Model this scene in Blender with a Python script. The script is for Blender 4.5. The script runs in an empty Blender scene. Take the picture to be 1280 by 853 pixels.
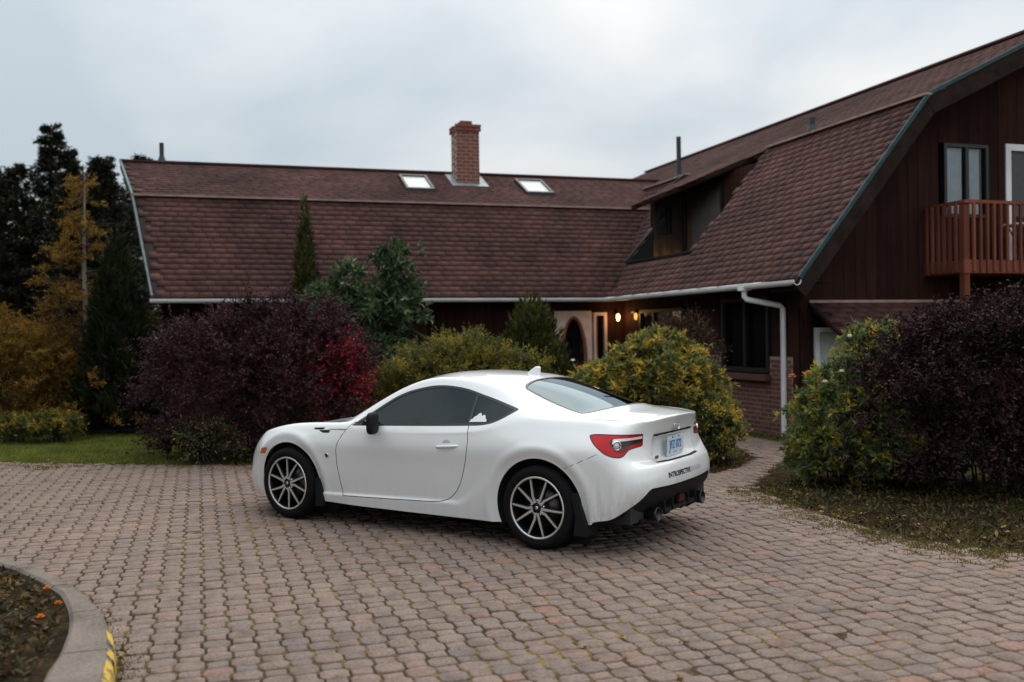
import bpy, bmesh, math, random
import numpy as np
from mathutils import Vector, Matrix
rng = np.random.default_rng(7)
random.seed(7)
scene = bpy.context.scene
col = scene.collection

# ------------------------------------------------------------------ camera
CAM_H = 1.604
FPX = 1213.07
PITCH, ROLL = -0.0080, -0.0144
_f = Vector((0, math.cos(PITCH), math.sin(PITCH)))
_r = Vector((1, 0, 0)); _u = _r.cross(_f)
_rr = _r*math.cos(ROLL) + _u*math.sin(ROLL)
_uu = -_r*math.sin(ROLL) + _u*math.cos(ROLL)
cam_data = bpy.data.cameras.new('camera'); cam = bpy.data.objects.new('camera', cam_data); col.objects.link(cam)
_m = Matrix.Identity(4)
for i in range(3):
    _m[i][0] = _rr[i]; _m[i][1] = _uu[i]; _m[i][2] = -_f[i]
_m[2][3] = CAM_H
cam.matrix_world = _m
cam_data.sensor_width = 36.0; cam_data.lens = 36.0*FPX/1280.0
cam_data.clip_start = 0.05; cam_data.clip_end = 2000
cam_data.dof.use_dof = True; cam_data.dof.focus_distance = 7.6; cam_data.dof.aperture_fstop = 1.5
scene.camera = cam

# ------------------------------------------------------------------ world and sun
SUN_EL, SUN_AZ = math.radians(58), math.radians(20)     # azimuth clockwise from +Y
w = bpy.data.worlds.new('World'); scene.world = w; w.use_nodes = True
nt = w.node_tree; nt.nodes.clear()
def wn(t, **k):
    n = nt.nodes.new(t)
    for a, b in k.items(): setattr(n, a, b)
    return n
out = wn('ShaderNodeOutputWorld'); bg = wn('ShaderNodeBackground')
sky = wn('ShaderNodeTexSky', sky_type='NISHITA', sun_disc=False, sun_elevation=SUN_EL, sun_rotation=SUN_AZ)
tc = wn('ShaderNodeTexCoord'); mp = wn('ShaderNodeMapping'); mp.inputs['Scale'].default_value = (1.0, 1.0, 1.7)
mp.inputs['Location'].default_value = (3.1, 1.7, 0.35)
n1 = wn('ShaderNodeTexNoise'); n1.inputs['Scale'].default_value = 2.3; n1.inputs['Detail'].default_value = 7; n1.inputs['Roughness'].default_value = 0.46; n1.inputs['Distortion'].default_value = 0.2
rmp = wn('ShaderNodeValToRGB')
rmp.color_ramp.elements[0].position = 0.40; rmp.color_ramp.elements[0].color = (0.49, 0.555, 0.60, 1)
rmp.color_ramp.elements[1].position = 0.62; rmp.color_ramp.elements[1].color = (0.80, 0.80, 0.79, 1)
nt.links.new(tc.outputs['Generated'], mp.inputs['Vector']); nt.links.new(mp.outputs['Vector'], n1.inputs['Vector'])
nt.links.new(n1.outputs['Fac'], rmp.inputs['Fac'])
# overcast: brighter towards the zenith
sep = wn('ShaderNodeSeparateXYZ'); nt.links.new(tc.outputs['Generated'], sep.inputs[0])
pw = wn('ShaderNodeMath', operation='POWER', use_clamp=True); pw.inputs[1].default_value = 1.6
mr = wn('ShaderNodeMapRange'); mr.inputs['From Min'].default_value = 0.0; mr.inputs['From Max'].default_value = 1.0
mr.inputs['To Min'].default_value = 0.82; mr.inputs['To Max'].default_value = 2.3
abz = wn('ShaderNodeMath', operation='MAXIMUM'); abz.inputs[1].default_value = 0.0
nt.links.new(sep.outputs['Z'], abz.inputs[0]); nt.links.new(abz.outputs[0], pw.inputs[0]); nt.links.new(pw.outputs[0], mr.inputs['Value'])
mul = wn('ShaderNodeMixRGB', blend_type='MULTIPLY'); mul.inputs[0].default_value = 1.0
nt.links.new(rmp.outputs['Color'], mul.inputs[1]); nt.links.new(mr.outputs[0], mul.inputs[2])
skm = wn('ShaderNodeMixRGB', blend_type='MULTIPLY'); skm.inputs[0].default_value = 1.0; skm.inputs[2].default_value = (0.1, 0.1, 0.1, 1)
nt.links.new(sky.outputs[0], skm.inputs[1])
mixs = wn('ShaderNodeMixRGB', blend_type='MIX'); mixs.inputs[0].default_value = 0.90
nt.links.new(skm.outputs[0], mixs.inputs[1]); nt.links.new(mul.outputs[0], mixs.inputs[2])
nt.links.new(mixs.outputs[0], bg.inputs['Color']); bg.inputs['Strength'].default_value = 1.0
nt.links.new(bg.outputs[0], out.inputs['Surface'])
sun_d = bpy.data.lights.new('sun', 'SUN'); sun_d.energy = 1.3; sun_d.angle = math.radians(70); sun_d.color = (1.0, 0.92, 0.82)
sun = bpy.data.objects.new('sun', sun_d); col.objects.link(sun)
_sd = Vector((math.sin(SUN_AZ)*math.cos(SUN_EL), math.cos(SUN_AZ)*math.cos(SUN_EL), math.sin(SUN_EL)))
sun.rotation_euler = (-_sd).to_track_quat('-Z', 'Y').to_euler(); sun.location = (0, 0, 30)
vs = scene.view_settings; vs.view_transform = 'Standard'; vs.look = 'None'; vs.exposure = 0.30; vs.gamma = 1.0; vs.use_curve_mapping = False
scene.cycles.max_bounces = 6; scene.cycles.transparent_max_bounces = 10
scene.cycles.caustics_reflective = False; scene.cycles.caustics_refractive = False

# ------------------------------------------------------------------ helpers
def tag(o, label=None, cat=None, group=None, kind=None):
    if label: o['label'] = label
    if cat: o['category'] = cat
    if group: o['group'] = group
    if kind: o['kind'] = kind
    return o
def empty(name, loc=(0, 0, 0), rz=0.0, parent=None):
    o = bpy.data.objects.new(name, None); col.objects.link(o); o.location = loc; o.rotation_euler = (0, 0, rz)
    o.empty_display_size = 0.2
    if parent: o.parent = parent
    return o
def link(name, me, parent=None):
    o = bpy.data.objects.new(name, me); col.objects.link(o)
    if parent: o.parent = parent
    return o
def mesh_np(name, V, F, mat, smooth=False, normals=None, attr=None):
    """V (n,3); F (m,k) same-size faces"""
    V = np.asarray(V, np.float32); F = np.asarray(F, np.int32)
    me = bpy.data.meshes.new(name)
    me.vertices.add(len(V)); me.vertices.foreach_set('co', V.ravel())
    k = F.shape[1]
    me.loops.add(F.size); me.loops.foreach_set('vertex_index', F.ravel())
    me.polygons.add(len(F)); me.polygons.foreach_set('loop_start', np.arange(0, F.size, k, dtype=np.int32))
    me.polygons.foreach_set('loop_total', np.full(len(F), k, np.int32))
    if smooth: me.polygons.foreach_set('use_smooth', np.ones(len(F), bool))
    me.update(calc_edges=True); me.validate()
    if attr is not None:
        a = me.attributes.new('tint', 'FLOAT', 'POINT'); a.data.foreach_set('value', np.asarray(attr, np.float32))
    if normals is not None: me.normals_split_custom_set_from_vertices([tuple(n) for n in normals])
    if mat: me.materials.append(mat)
    return me
class MB:
    """collects polygons of any size and builds one mesh"""
    def __init__(s): s.v = []; s.f = []; s.sm = []
    def add(s, vs_, fs, smooth=False):
        b = len(s.v); s.v.extend([tuple(p) for p in vs_])
        for f in fs: s.f.append(tuple(b+i for i in f)); s.sm.append(smooth)
        return s
    def box(s, x0, x1, y0, y1, z0, z1):
        P = [(x, y, z) for z in (z0, z1) for y in (y0, y1) for x in (x0, x1)]
        return s.add(P, [(0, 2, 3, 1), (4, 5, 7, 6), (0, 1, 5, 4), (2, 6, 7, 3), (0, 4, 6, 2), (1, 3, 7, 5)])
    def obox(s, c, ax, ay, az):
        """box from a centre and three half-axis vectors"""
        c = Vector(c); ax = Vector(ax); ay = Vector(ay); az = Vector(az)
        P = [c+ax*i+ay*j+az*k for k in (-1, 1) for j in (-1, 1) for i in (-1, 1)]
        return s.add(P, [(0, 2, 3, 1), (4, 5, 7, 6), (0, 1, 5, 4), (2, 6, 7, 3), (0, 4, 6, 2), (1, 3, 7, 5)])
    def beam(s, p, q, w, h, up=(0, 0, 1)):
        p = Vector(p); q = Vector(q); d = (q-p); L = d.length; d.normalize()
        up = Vector(up) if abs(d.dot(Vector(up))) < .98 else Vector((0, 1, 0))
        x = d.cross(up); x.normalize(); z = x.cross(d)
        return s.obox((p+q)/2, x*w/2, d*L/2, z*h/2)
    def tube(s, pts, rad, n=8, cap=True):
        pts = [Vector(p) for p in pts]; m = len(pts)
        if not hasattr(rad, '__len__'): rad = [rad]*m
        rings = []
        for i, p in enumerate(pts):
            d = (pts[min(i+1, m-1)]-pts[max(i-1, 0)]).normalized()
            a = Vector((0, 0, 1)) if abs(d.z) < .9 else Vector((1, 0, 0))
            x = d.cross(a).normalized(); y = x.cross(d)
            rings.append([p+(x*math.cos(2*math.pi*k/n)+y*math.sin(2*math.pi*k/n))*rad[i] for k in range(n)])
        V = [v for r in rings for v in r]
        F = [(i*n+k, i*n+(k+1) % n, (i+1)*n+(k+1) % n, (i+1)*n+k) for i in range(m-1) for k in range(n)]
        s.add(V, F, True)
        if cap: s.add(rings[0], [tuple(range(n))]); s.add(rings[-1], [tuple(reversed(range(n)))])
        return s
    def lathe(s, prof, n=32, axis='y', o=(0, 0, 0), close=False):
        """prof (r, t) revolved round axis"""
        V = []
        for r, t in prof:
            for k in range(n):
                a = 2*math.pi*k/n; c, d = r*math.cos(a), r*math.sin(a)
                V.append((o[0]+c, o[1]+t, o[2]+d) if axis == 'y' else ((o[0]+c, o[1]+d, o[2]+t) if axis == 'z' else (o[0]+t, o[1]+c, o[2]+d)))
        m = len(prof); F = []
        for i in range(m if close else m-1):
            j = (i+1) % m
            for k in range(n): F.append((i*n+k, i*n+(k+1) % n, j*n+(k+1) % n, j*n+k))
        return s.add(V, F, True)
    def prism(s, poly, t0, t1, fn):
        """2-D polygon extruded between t0 and t1; fn(a, b, t) gives the point"""
        n = len(poly)
        V = [fn(a, b, t0) for a, b in poly]+[fn(a, b, t1) for a, b in poly]
        F = [tuple(range(n)), tuple(reversed(range(n, 2*n)))]+[(i, i+n, (i+1) % n+n, (i+1) % n) for i in range(n)]
        return s.add(V, F)
    def mesh(s, name, mat, fix=True, bevel=0):
        me = bpy.data.meshes.new(name); me.from_pydata([tuple(v) for v in s.v], [], s.f)
        me.polygons.foreach_set('use_smooth', s.sm)
        if fix or bevel:
            bm = bmesh.new(); bm.from_mesh(me)
            if bevel: bmesh.ops.bevel(bm, geom=bm.edges[:], offset=bevel, segments=1, affect='EDGES', clamp_overlap=True)
            bmesh.ops.recalc_face_normals(bm, faces=bm.faces[:]); bm.to_mesh(me); bm.free()
        me.update()
        for m_ in (mat if isinstance(mat, (list, tuple)) else [mat]): me.materials.append(m_)
        return me
    def build(s, name, mat, parent=None, fix=True, bevel=0):
        return link(name, s.mesh(name, mat, fix, bevel), parent)

# ------------------------------------------------------------------ materials
def newmat(name):
    m = bpy.data.materials.new(name); m.use_nodes = True
    nt = m.node_tree; b = nt.nodes['Principled BSDF']
    return m, nt, b
def nd(nt, t, **k):
    n = nt.nodes.new(t)
    for a, b in k.items():
        if a in n.inputs.keys(): n.inputs[a].default_value = b
        else: setattr(n, a, b)
    return n
def ramp(nt, stops, src=None, interp='LINEAR'):
    r = nt.nodes.new('ShaderNodeValToRGB'); r.color_ramp.interpolation = interp
    els = r.color_ramp.elements
    while len(els) < len(stops): els.new(0.5)
    for e, (p, c) in zip(els, stops):
        e.position = p; e.color = (*c, 1) if len(c) == 3 else c
    if src is not None: nt.links.new(src, r.inputs[0])
    return r
def noise(nt, scale, detail=4, rough=0.55, coord='Object', dist=0.0, stretch=None):
    t = nt.nodes.new('ShaderNodeTexCoord'); n = nt.nodes.new('ShaderNodeTexNoise')
    n.inputs['Scale'].default_value = scale; n.inputs['Detail'].default_value = detail; n.inputs['Roughness'].default_value = rough; n.inputs['Distortion'].default_value = dist
    src = t.outputs[coord]
    if coord == 'World':
        pass
    if stretch:
        mp = nt.nodes.new('ShaderNodeMapping'); mp.inputs['Scale'].default_value = stretch; nt.links.new(src, mp.inputs[0]); src = mp.outputs[0]
    nt.links.new(src, n.inputs['Vector']); return n
def wnoise(nt, scale, detail=4, rough=0.55, stretch=None):
    g = nt.nodes.new('ShaderNodeNewGeometry'); n = nt.nodes.new('ShaderNodeTexNoise')
    n.inputs['Scale'].default_value = scale; n.inputs['Detail'].default_value = detail; n.inputs['Roughness'].default_value = rough
    src = g.outputs['Position']
    if stretch:
        mp = nt.nodes.new('ShaderNodeMapping'); mp.inputs['Scale'].default_value = stretch; nt.links.new(src, mp.inputs[0]); src = mp.outputs[0]
    nt.links.new(src, n.inputs['Vector']); return n
def mix(nt, fac, a, b, mode='MIX'):
    m = nt.nodes.new('ShaderNodeMixRGB'); m.blend_type = mode
    for i, v in ((0, fac), (1, a), (2, b)):
        if hasattr(v, 'is_linked') or hasattr(v, 'links'): nt.links.new(v, m.inputs[i])
        elif i == 0: m.inputs[0].default_value = v
        else: m.inputs[i].default_value = (*v, 1)
    return m.outputs[0]
def bump(nt, b, h, strength=0.3, dist=0.01):
    n = nt.nodes.new('ShaderNodeBump'); n.inputs['Strength'].default_value = strength; n.inputs['Distance'].default_value = dist
    nt.links.new(h, n.inputs['Height']); nt.links.new(n.outputs[0], b.inputs['Normal']); return n
def flat(name, c, rough=0.6, metal=0.0, var=0.0, scale=8, spec=0.5, coat=0.0):
    m, nt, b = newmat(name)
    b.inputs['Roughness'].default_value = rough; b.inputs['Metallic'].default_value = metal
    b.inputs['Specular IOR Level'].default_value = spec; b.inputs['Coat Weight'].default_value = coat; b.inputs['Coat Roughness'].default_value = .05
    if var:
        n = wnoise(nt, scale); r = ramp(nt, [(.3, tuple(x*(1-var) for x in c)), (.7, tuple(min(1, x*(1+var)) for x in c))], n.outputs[0])
        nt.links.new(r.outputs[0], b.inputs['Base Color'])
    else: b.inputs['Base Color'].default_value = (*c, 1)
    return m
def island(nt):
    return nt.nodes.new('ShaderNodeNewGeometry').outputs['Random Per Island']
def leafmat(name, cols, trans=0.25, rough=0.6, patch=None, spec=.15):
    """cols: list of colours picked per leaf; translucent so that foliage glows a little; patch: neighbouring leaves share colours"""
    m, nt, b = newmat(name)
    n = len(cols); isl = island(nt)
    if patch:
        pz = wnoise(nt, patch, 2, .5); m1 = nd(nt, 'ShaderNodeMapRange'); m1.inputs['From Min'].default_value = .36; m1.inputs['From Max'].default_value = .80; nt.links.new(pz.outputs[0], m1.inputs[0])
        m2 = nd(nt, 'ShaderNodeMath', operation='MULTIPLY_ADD'); m2.inputs[1].default_value = .42; m2.inputs[2].default_value = -.21; nt.links.new(isl, m2.inputs[0])
        m3 = nd(nt, 'ShaderNodeMath', operation='ADD', use_clamp=True); nt.links.new(m1.outputs[0], m3.inputs[0]); nt.links.new(m2.outputs[0], m3.inputs[1]); isl = m3.outputs[0]
    r = ramp(nt, [(i/n, c) for i, c in enumerate(cols)], isl, 'CONSTANT')
    c = r.outputs[0]
    pn = wnoise(nt, 2.2, 3); pr = ramp(nt, [(.32, (.70, .70, .70)), (.68, (1.5, 1.42, 1.3))], pn.outputs[0])
    c = mix(nt, 1.0, c, pr.outputs[0], 'MULTIPLY')
    nt.links.new(c, b.inputs['Base Color']); b.inputs['Roughness'].default_value = rough; b.inputs['Specular IOR Level'].default_value = spec
    t = nt.nodes.new('ShaderNodeBsdfTranslucent'); nt.links.new(c, t.inputs[0])
    ms = nt.nodes.new('ShaderNodeMixShader'); ms.inputs[0].default_value = trans
    nt.links.new(b.outputs[0], ms.inputs[1]); nt.links.new(t.outputs[0], ms.inputs[2])
    nt.links.new(ms.outputs[0], nt.nodes['Material Output'].inputs['Surface'])
    return m
def glassmat(name, tint, rough=0.01, ior=1.5, gc=(1, 1, 1)):
    m, nt, b = newmat(name); nt.nodes.remove(b)
    fr = nd(nt, 'ShaderNodeFresnel', IOR=ior); tr = nd(nt, 'ShaderNodeBsdfTransparent'); tr.inputs[0].default_value = (*tint, 1)
    gl = nd(nt, 'ShaderNodeBsdfGlossy', Roughness=rough); gl.inputs[0].default_value = (*gc, 1)
    ms = nt.nodes.new('ShaderNodeMixShader')
    nt.links.new(fr.outputs[0], ms.inputs[0]); nt.links.new(tr.outputs[0], ms.inputs[1]); nt.links.new(gl.outputs[0], ms.inputs[2])
    nt.links.new(ms.outputs[0], nt.nodes['Material Output'].inputs['Surface']); return m
# ------------------------------------------------------------------ the ground
HY = 0.3125
HX, HYY = 1.9898, 19.196
A2 = np.array([math.cos(HY), math.sin(HY)]); B2 = np.array([math.sin(HY), -math.cos(HY)])
def inpoly(P, poly):
    x, y = P[:, 0], P[:, 1]; ins = np.zeros(len(P), bool); n = len(poly)
    for i in range(n):
        x1, y1 = poly[i]; x2, y2 = poly[(i+1) % n]
        c = ((y1 > y) != (y2 > y)) & (x < (x2-x1)*(y-y1)/((y2-y1) if y2 != y1 else 1e-9)+x1); ins ^= c
    return ins
def smooth_poly(pts, n=6, closed=True):
    P = np.array(pts, float); out_ = []; m = len(P)
    for i in range(m if closed else m-1):
        p0, p1, p2, p3 = (P[(i-1) % m], P[i], P[(i+1) % m], P[(i+2) % m]) if closed else (P[max(i-1, 0)], P[i], P[i+1], P[min(i+2, m-1)])
        for k in range(n):
            t = k/n; out_.append(.5*((2*p1)+(-p0+p2)*t+(2*p0-5*p1+4*p2-p3)*t*t+(-p0+3*p1-3*p2+p3)*t**3))
    if not closed: out_.append(P[-1])
    return np.array(out_)
DRIVE = [(-14, 1), (-14, 13.7), (-6.7, 12.75), (-3.4, 12.15), (-1.5, 11.7), (0.5, 11.35), (1.3, 11.1), (2.1, 10.75), (2.6, 11.3), (3.04, 12.1), (3.08, 13.2), (2.6, 14.8), (1.0, 16.6),
         (1.6, 17.5), (3.3, 15.4), (3.86, 13.7), (3.42, 12.2), (2.78, 10.8), (2.40, 9.94), (2.5, 9.0), (2.74, 7.95), (3.02, 7.28), (3.59, 6.86), (5, 6.2), (9, 5.0), (14, 4), (14, 1)]
KC, KR = (-6.17, 2.92), 4.57

m_ground, nt, b = newmat('lawn_soil')
n1 = wnoise(nt, 0.55, 5, .6); n2 = wnoise(nt, 14, 6, .7)
c1 = ramp(nt, [(.35, (.030, .022, .014)), (.55, (.045, .048, .014)), (.75, (.06, .07, .016))], n1.outputs[0]).outputs[0]
c2 = ramp(nt, [(.3, (.4, .4, .4)), (.75, (1.5, 1.4, 1.2))], n2.outputs[0]).outputs[0]
nt.links.new(mix(nt, 1, c1, c2, 'MULTIPLY'), b.inputs['Base Color']); b.inputs['Roughness'].default_value = .95; b.inputs['Specular IOR Level'].default_value = .1
bump(nt, b, n2.outputs[0], .8, .03)
g = MB(); S_ = 600
g.add([(-S_, -S_, -.035), (S_, -S_, -.035), (S_, S_, -.035), (-S_, S_, -.035)], [(0, 1, 2, 3)])
tag(g.build('ground', m_ground), kind='structure')

m_bed, nt, b = newmat('bed_soil')
n1 = wnoise(nt, 5, 6, .7); n2 = wnoise(nt, 45, 4, .7)
c1 = ramp(nt, [(.3, (.012, .009, .006)), (.5, (.034, .024, .012)), (.62, (.060, .042, .017)), (.8, (.035, .036, .011))], n1.outputs[0]).outputs[0]
c2 = ramp(nt, [(.35, (.5, .5, .5)), (.7, (1.4, 1.35, 1.2))], n2.outputs[0]).outputs[0]
nt.links.new(mix(nt, 1, c1, c2, 'MULTIPLY'), b.inputs['Base Color']); b.inputs['Roughness'].default_value = 1; b.inputs['Specular IOR Level'].default_value = .1
bump(nt, b, n2.outputs[0], 1, .03)
def sheet(name, poly, z, mat):
    q = MB(); q.add([(x, y, z) for x, y in poly], [tuple(range(len(poly)))])
    return tag(q.build(name, mat), kind='structure')
sheet('planting_bed', smooth_poly([(-6.5, 12.95), (-3.4, 12.2), (-1.5, 11.75), (.5, 11.4), (1.3, 11.15), (2.1, 10.8), (2.6, 11.3), (3.03, 12.1), (3.05, 13.2), (2.4, 14.9), (.6, 16.7), (-3, 16.5), (-6, 15)], 4), -.028, m_bed)
sheet('planting_bed', smooth_poly([(2.80, 10.8), (2.42, 9.94), (2.52, 9.0), (2.76, 7.95), (3.04, 7.28), (3.62, 6.86), (4.8, 7.4), (5.2, 9.0), (4.7, 11.2), (4.3, 12.8), (3.9, 13.4), (3.45, 12.2)], 4), -.027, m_bed)

m_lawn, nt, b = newmat('lawn_green')
n1 = wnoise(nt, 1.2, 5, .6); n2 = wnoise(nt, 40, 4, .7)
c1 = ramp(nt, [(.35, (.075, .085, .022)), (.55, (.10, .125, .028)), (.75, (.14, .13, .035))], n1.outputs[0]).outputs[0]
nt.links.new(mix(nt, 1, c1, ramp(nt, [(.3, (.6, .6, .6)), (.7, (1.3, 1.3, 1.2))], n2.outputs[0]).outputs[0], 'MULTIPLY'), b.inputs['Base Color']); b.inputs['Roughness'].default_value = 1; b.inputs['Specular IOR Level'].default_value = .1
sheet('lawn', smooth_poly([(-13, 13.8), (-6.7, 12.8), (-4.3, 12.5), (-4.1, 13.2), (-4.7, 14.3), (-6.2, 16.2), (-8.5, 17.2), (-13, 17.5)], 4), -.031, m_lawn)
# driveway: joint sand with moss, pavers on top
m_joint, nt, b = newmat('joint_sand')
n1 = wnoise(nt, 1.6, 5, .65); n2 = wnoise(nt, 30, 5, .7)
mk = mix(nt, 1, n1.outputs[0], n2.outputs[0], 'MULTIPLY')
c1 = ramp(nt, [(.16, (.040, .029, .019)), (.23, (.070, .050, .028)), (.29, (.15, .105, .038)), (.36, (.25, .175, .050))], mk).outputs[0]
nt.links.new(c1, b.inputs['Base Color']); b.inputs['Roughness'].default_value = 1; b.inputs['Specular IOR Level'].default_value = .1
bump(nt, b, n2.outputs[0], .8, .01)
drive = sheet('driveway', DRIVE, -.0085, m_joint)

m_paver, nt, b = newmat('paver_concrete')
oi = nt.nodes.new('ShaderNodeObjectInfo'); ad = nd(nt, 'ShaderNodeMath', operation='ADD'); fr = nd(nt, 'ShaderNodeMath', operation='FRACT')
nt.links.new(island(nt), ad.inputs[0]); nt.links.new(oi.outputs['Random'], ad.inputs[1]); nt.links.new(ad.outputs[0], fr.inputs[0])
r = ramp(nt, [(0, (.190, .144, .121)), (.22, (.206, .154, .129)), (.42, (.194, .149, .129)), (.58, (.214, .158, .131)), (.72, (.182, .145, .128)), (.88, (.216, .151, .125)), (.965, (.228, .143, .115))], fr.outputs[0], 'CONSTANT').outputs[0]
n1 = wnoise(nt, .45, 4, .6); n2 = wnoise(nt, 60, 5, .75); n3 = wnoise(nt, 7, 4, .6)
r = mix(nt, 1, r, ramp(nt, [(.3, (.80, .80, .82)), (.7, (1.14, 1.11, 1.08))], n1.outputs[0]).outputs[0], 'MULTIPLY')
r = mix(nt, 1, r, ramp(nt, [(.32, (.58, .58, .58)), (.7, (1.36, 1.36, 1.36))], n2.outputs[0]).outputs[0], 'MULTIPLY')
r = mix(nt, 1, r, ramp(nt, [(.3, (.70, .68, .64)), (.55, (1.06, 1.06, 1.06))], n3.outputs[0]).outputs[0], 'MULTIPLY')
nt.links.new(r, b.inputs['Base Color']); b.inputs['Roughness'].default_value = .85; b.inputs['Specular IOR Level'].default_value = .25
bump(nt, b, n2.outputs[0], .35, .004)

def ring(poly, inset, z):
    P = np.array(poly, float); n = len(P); c = P.mean(0)
    d = P-c; L = np.linalg.norm(d, axis=1, keepdims=True)
    Q = c+d*(1-inset/L); return np.c_[Q, np.full(n, z)]
def paver_template(poly):
    n = len(poly)
    V = np.vstack([ring(poly, .0035, -.04), ring(poly, .0035, -.0035), ring(poly, .0085, 0.0)])
    F = []
    for k in range(2):
        for i in range(n): F.append((k*n+i, k*n+(i+1) % n, (k+1)*n+(i+1) % n, (k+1)*n+i))
    t = 2*n
    F += [(t, t+1, t+2, t+3)] if n == 4 else [(t, t+1, t+2, t+3), (t, t+3, t+4, t+7), (t+4, t+5, t+6, t+7)]
    return V, np.array(F)
OCT = [(.0465, -.0645), (.0715, -.035), (.0715, .035), (.0465, .0645), (-.0465, .0645), (-.0715, .035), (-.0715, -.035), (-.0465, -.0645)]
RCT = [(.0515, -.0425), (.0515, .0425), (-.0515, .0425), (-.0515, -.0425)]
cw, per = .131, .2225
ii, jj = np.meshgrid(np.arange(-150, 150), np.arange(-10, 110))
ii = ii.ravel(); jj = jj.ravel()
U = ii*cw; Vv = jj*per+(ii % 2)*per/2
def place(U, Vv):
    return np.c_[U[:, None]*A2+(Vv[:, None])*B2+np.array([HX, HYY])]
keep_parts = []
tri_quads = []
ZROT = HY
for kind_, poly, dv in (('oct', OCT, 0.0), ('rct', RCT, per/2)):
    C = place(U, Vv+dv)
    dk = np.hypot(C[:, 0]-KC[0], C[:, 1]-KC[1])
    k = inpoly(C, DRIVE) & (dk > KR-.03) & (C[:, 0] > -10.5) & (C[:, 0] < 8) & (C[:, 1] > 2.4) & (C[:, 1] < 17.4)
    # ragged edge: pavers beyond the border drop out under soil
    C = C[k]
    wob = rng.normal(0, .0022, (len(C), 1)); tilt = rng.normal(0, .016, (len(C), 2)); ang = HY+rng.normal(0, .012, len(C))
    low = .012*(np.sin(C[:, 0]*1.1+.5)*np.sin(C[:, 1]*.8+1)) * 0.35
    Vt, Ft = paver_template(poly)
    # camera-frame test: which show largest
    d = C[:, 1]; px = 640+FPX*C[:, 0]/np.maximum(d, .1); py = 421-.0144*0+FPX*(CAM_H)/np.maximum(d, .1)
    infr = (px > 8) & (px < 1272) & (py < 842)
    score = np.where(infr, -d, -99); order = np.argsort(-score)
    npart = 190 if kind_ == 'oct' else 110
    part_ids = set(order[:npart].tolist())
    me_shared = mesh_np('paver', Vt, Ft, m_paver)
    sel = np.array([i for i in range(len(C)) if i not in part_ids])
    for i in sorted(part_ids):
        o = link('paver', me_shared, drive); o.location = (C[i, 0], C[i, 1], float(wob[i, 0]+low[i])); o.rotation_euler = (tilt[i, 0], tilt[i, 1], ang[i])
    ca, sa = np.cos(ang[sel]), np.sin(ang[sel]); n = len(Vt)
    X = Vt[None, :, 0]*ca[:, None]-Vt[None, :, 1]*sa[:, None]+C[sel, 0][:, None]
    Y = Vt[None, :, 0]*sa[:, None]+Vt[None, :, 1]*ca[:, None]+C[sel, 1][:, None]
    Z = Vt[None, :, 2]+wob[sel]+low[sel][:, None]+Vt[None, :, 0]*tilt[sel, :1]+Vt[None, :, 1]*tilt[sel, 1:]
    V3 = np.stack([X, Y, Z], -1).reshape(-1, 3); F3 = (Ft[None]+(np.arange(len(sel))*n)[:, None, None]).reshape(-1, 4)
    o = link('paver', mesh_np('paver_field', V3, F3, m_paver), drive); tag(o, kind='stuff')
    o.name = 'paver_field'

# ------------------------------------------------------------------ kerb island
m_kerb, nt, b = newmat('kerb_concrete')
n1 = wnoise(nt, 3, 6, .65); n2 = wnoise(nt, 60, 5, .75)
c = ramp(nt, [(.3, (.075, .058, .046)), (.5, (.16, .130, .108)), (.7, (.21, .172, .145))], n1.outputs[0]).outputs[0]
c = mix(nt, 1, c, ramp(nt, [(.3, (.55, .55, .55)), (.7, (1.3, 1.3, 1.3))], n2.outputs[0]).outputs[0], 'MULTIPLY')
nt.links.new(c, b.inputs['Base Color']); b.inputs['Roughness'].default_value = .9; bump(nt, b, n2.outputs[0], .6, .006)
m_yel, nt, b = newmat('worn_yellow_paint')
n1 = wnoise(nt, 9, 6, .75); f_ = ramp(nt, [(.44, (0, 0, 0)), (.5, (1, 1, 1))], n1.outputs[0]).outputs[0]
nt.links.new(mix(nt, f_, (.15, .125, .105), (.55, .36, .035)), b.inputs['Base Color']); b.inputs['Roughness'].default_value = .85
kerb = tag(empty('kerb', (KC[0], KC[1], 0)), 'curved grey concrete kerb with flaking yellow paint at the drive edge', 'kerb')
def kerb_seg(a0, a1):
    n = 7
    q = MB(); V = []
    for i in range(n+1):
        a = a0+(a1-a0)*i/n
        ud = .39*math.cos(a)+.615*math.sin(a); wd = min(.26, max(.125, KR-(ud+math.sqrt(max(.1, 13.67+ud*ud)))))
        for r_, z in ((KR+.015, -.03), (KR, .10), (KR-.025, .128), (KR-wd+.02, .132), (KR-wd, .118), (KR-wd-.004, -.03)): V.append((r_*math.cos(a), r_*math.sin(a), z+.003*math.sin(a*61)))
    m = 6
    F = [(i*m+k, i*m+(k+1) % m, (i+1)*m+(k+1) % m, (i+1)*m+k) for i in range(n) for k in range(m)]
    F += [tuple(range(m)), tuple(reversed(range(n*m, n*m+m)))]
    q.add(V, F)
    return q.build('kerb_stone', m_kerb, kerb)
da = math.radians(9.2)
for i in range(11):
    a0 = math.radians(-24)+i*da; kerb_seg(a0+.0012, a0+da-.0012)
for a0, a1 in ((.245, .345), (.36, .385), (.405, .455)):     # paint left on the outer face
    q = MB(); n = 12; V = []
    for i in range(n+1):
        a = a0+(a1-a0)*i/n; j = .012*math.sin(i*2.1+a0*9)
        for r_, z in ((KR+.016, .015+j), (KR+.0085, .085+j*.5), (KR+.0035, .1005), (KR-.022, .1305)): V.append((r_*math.cos(a), r_*math.sin(a), z))
    q.add(V, [(i*4+k, i*4+k+1, (i+1)*4+k+1, (i+1)*4+k) for i in range(n) for k in range(3)])
    q.build('yellow_paint', m_yel, kerb)
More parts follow.
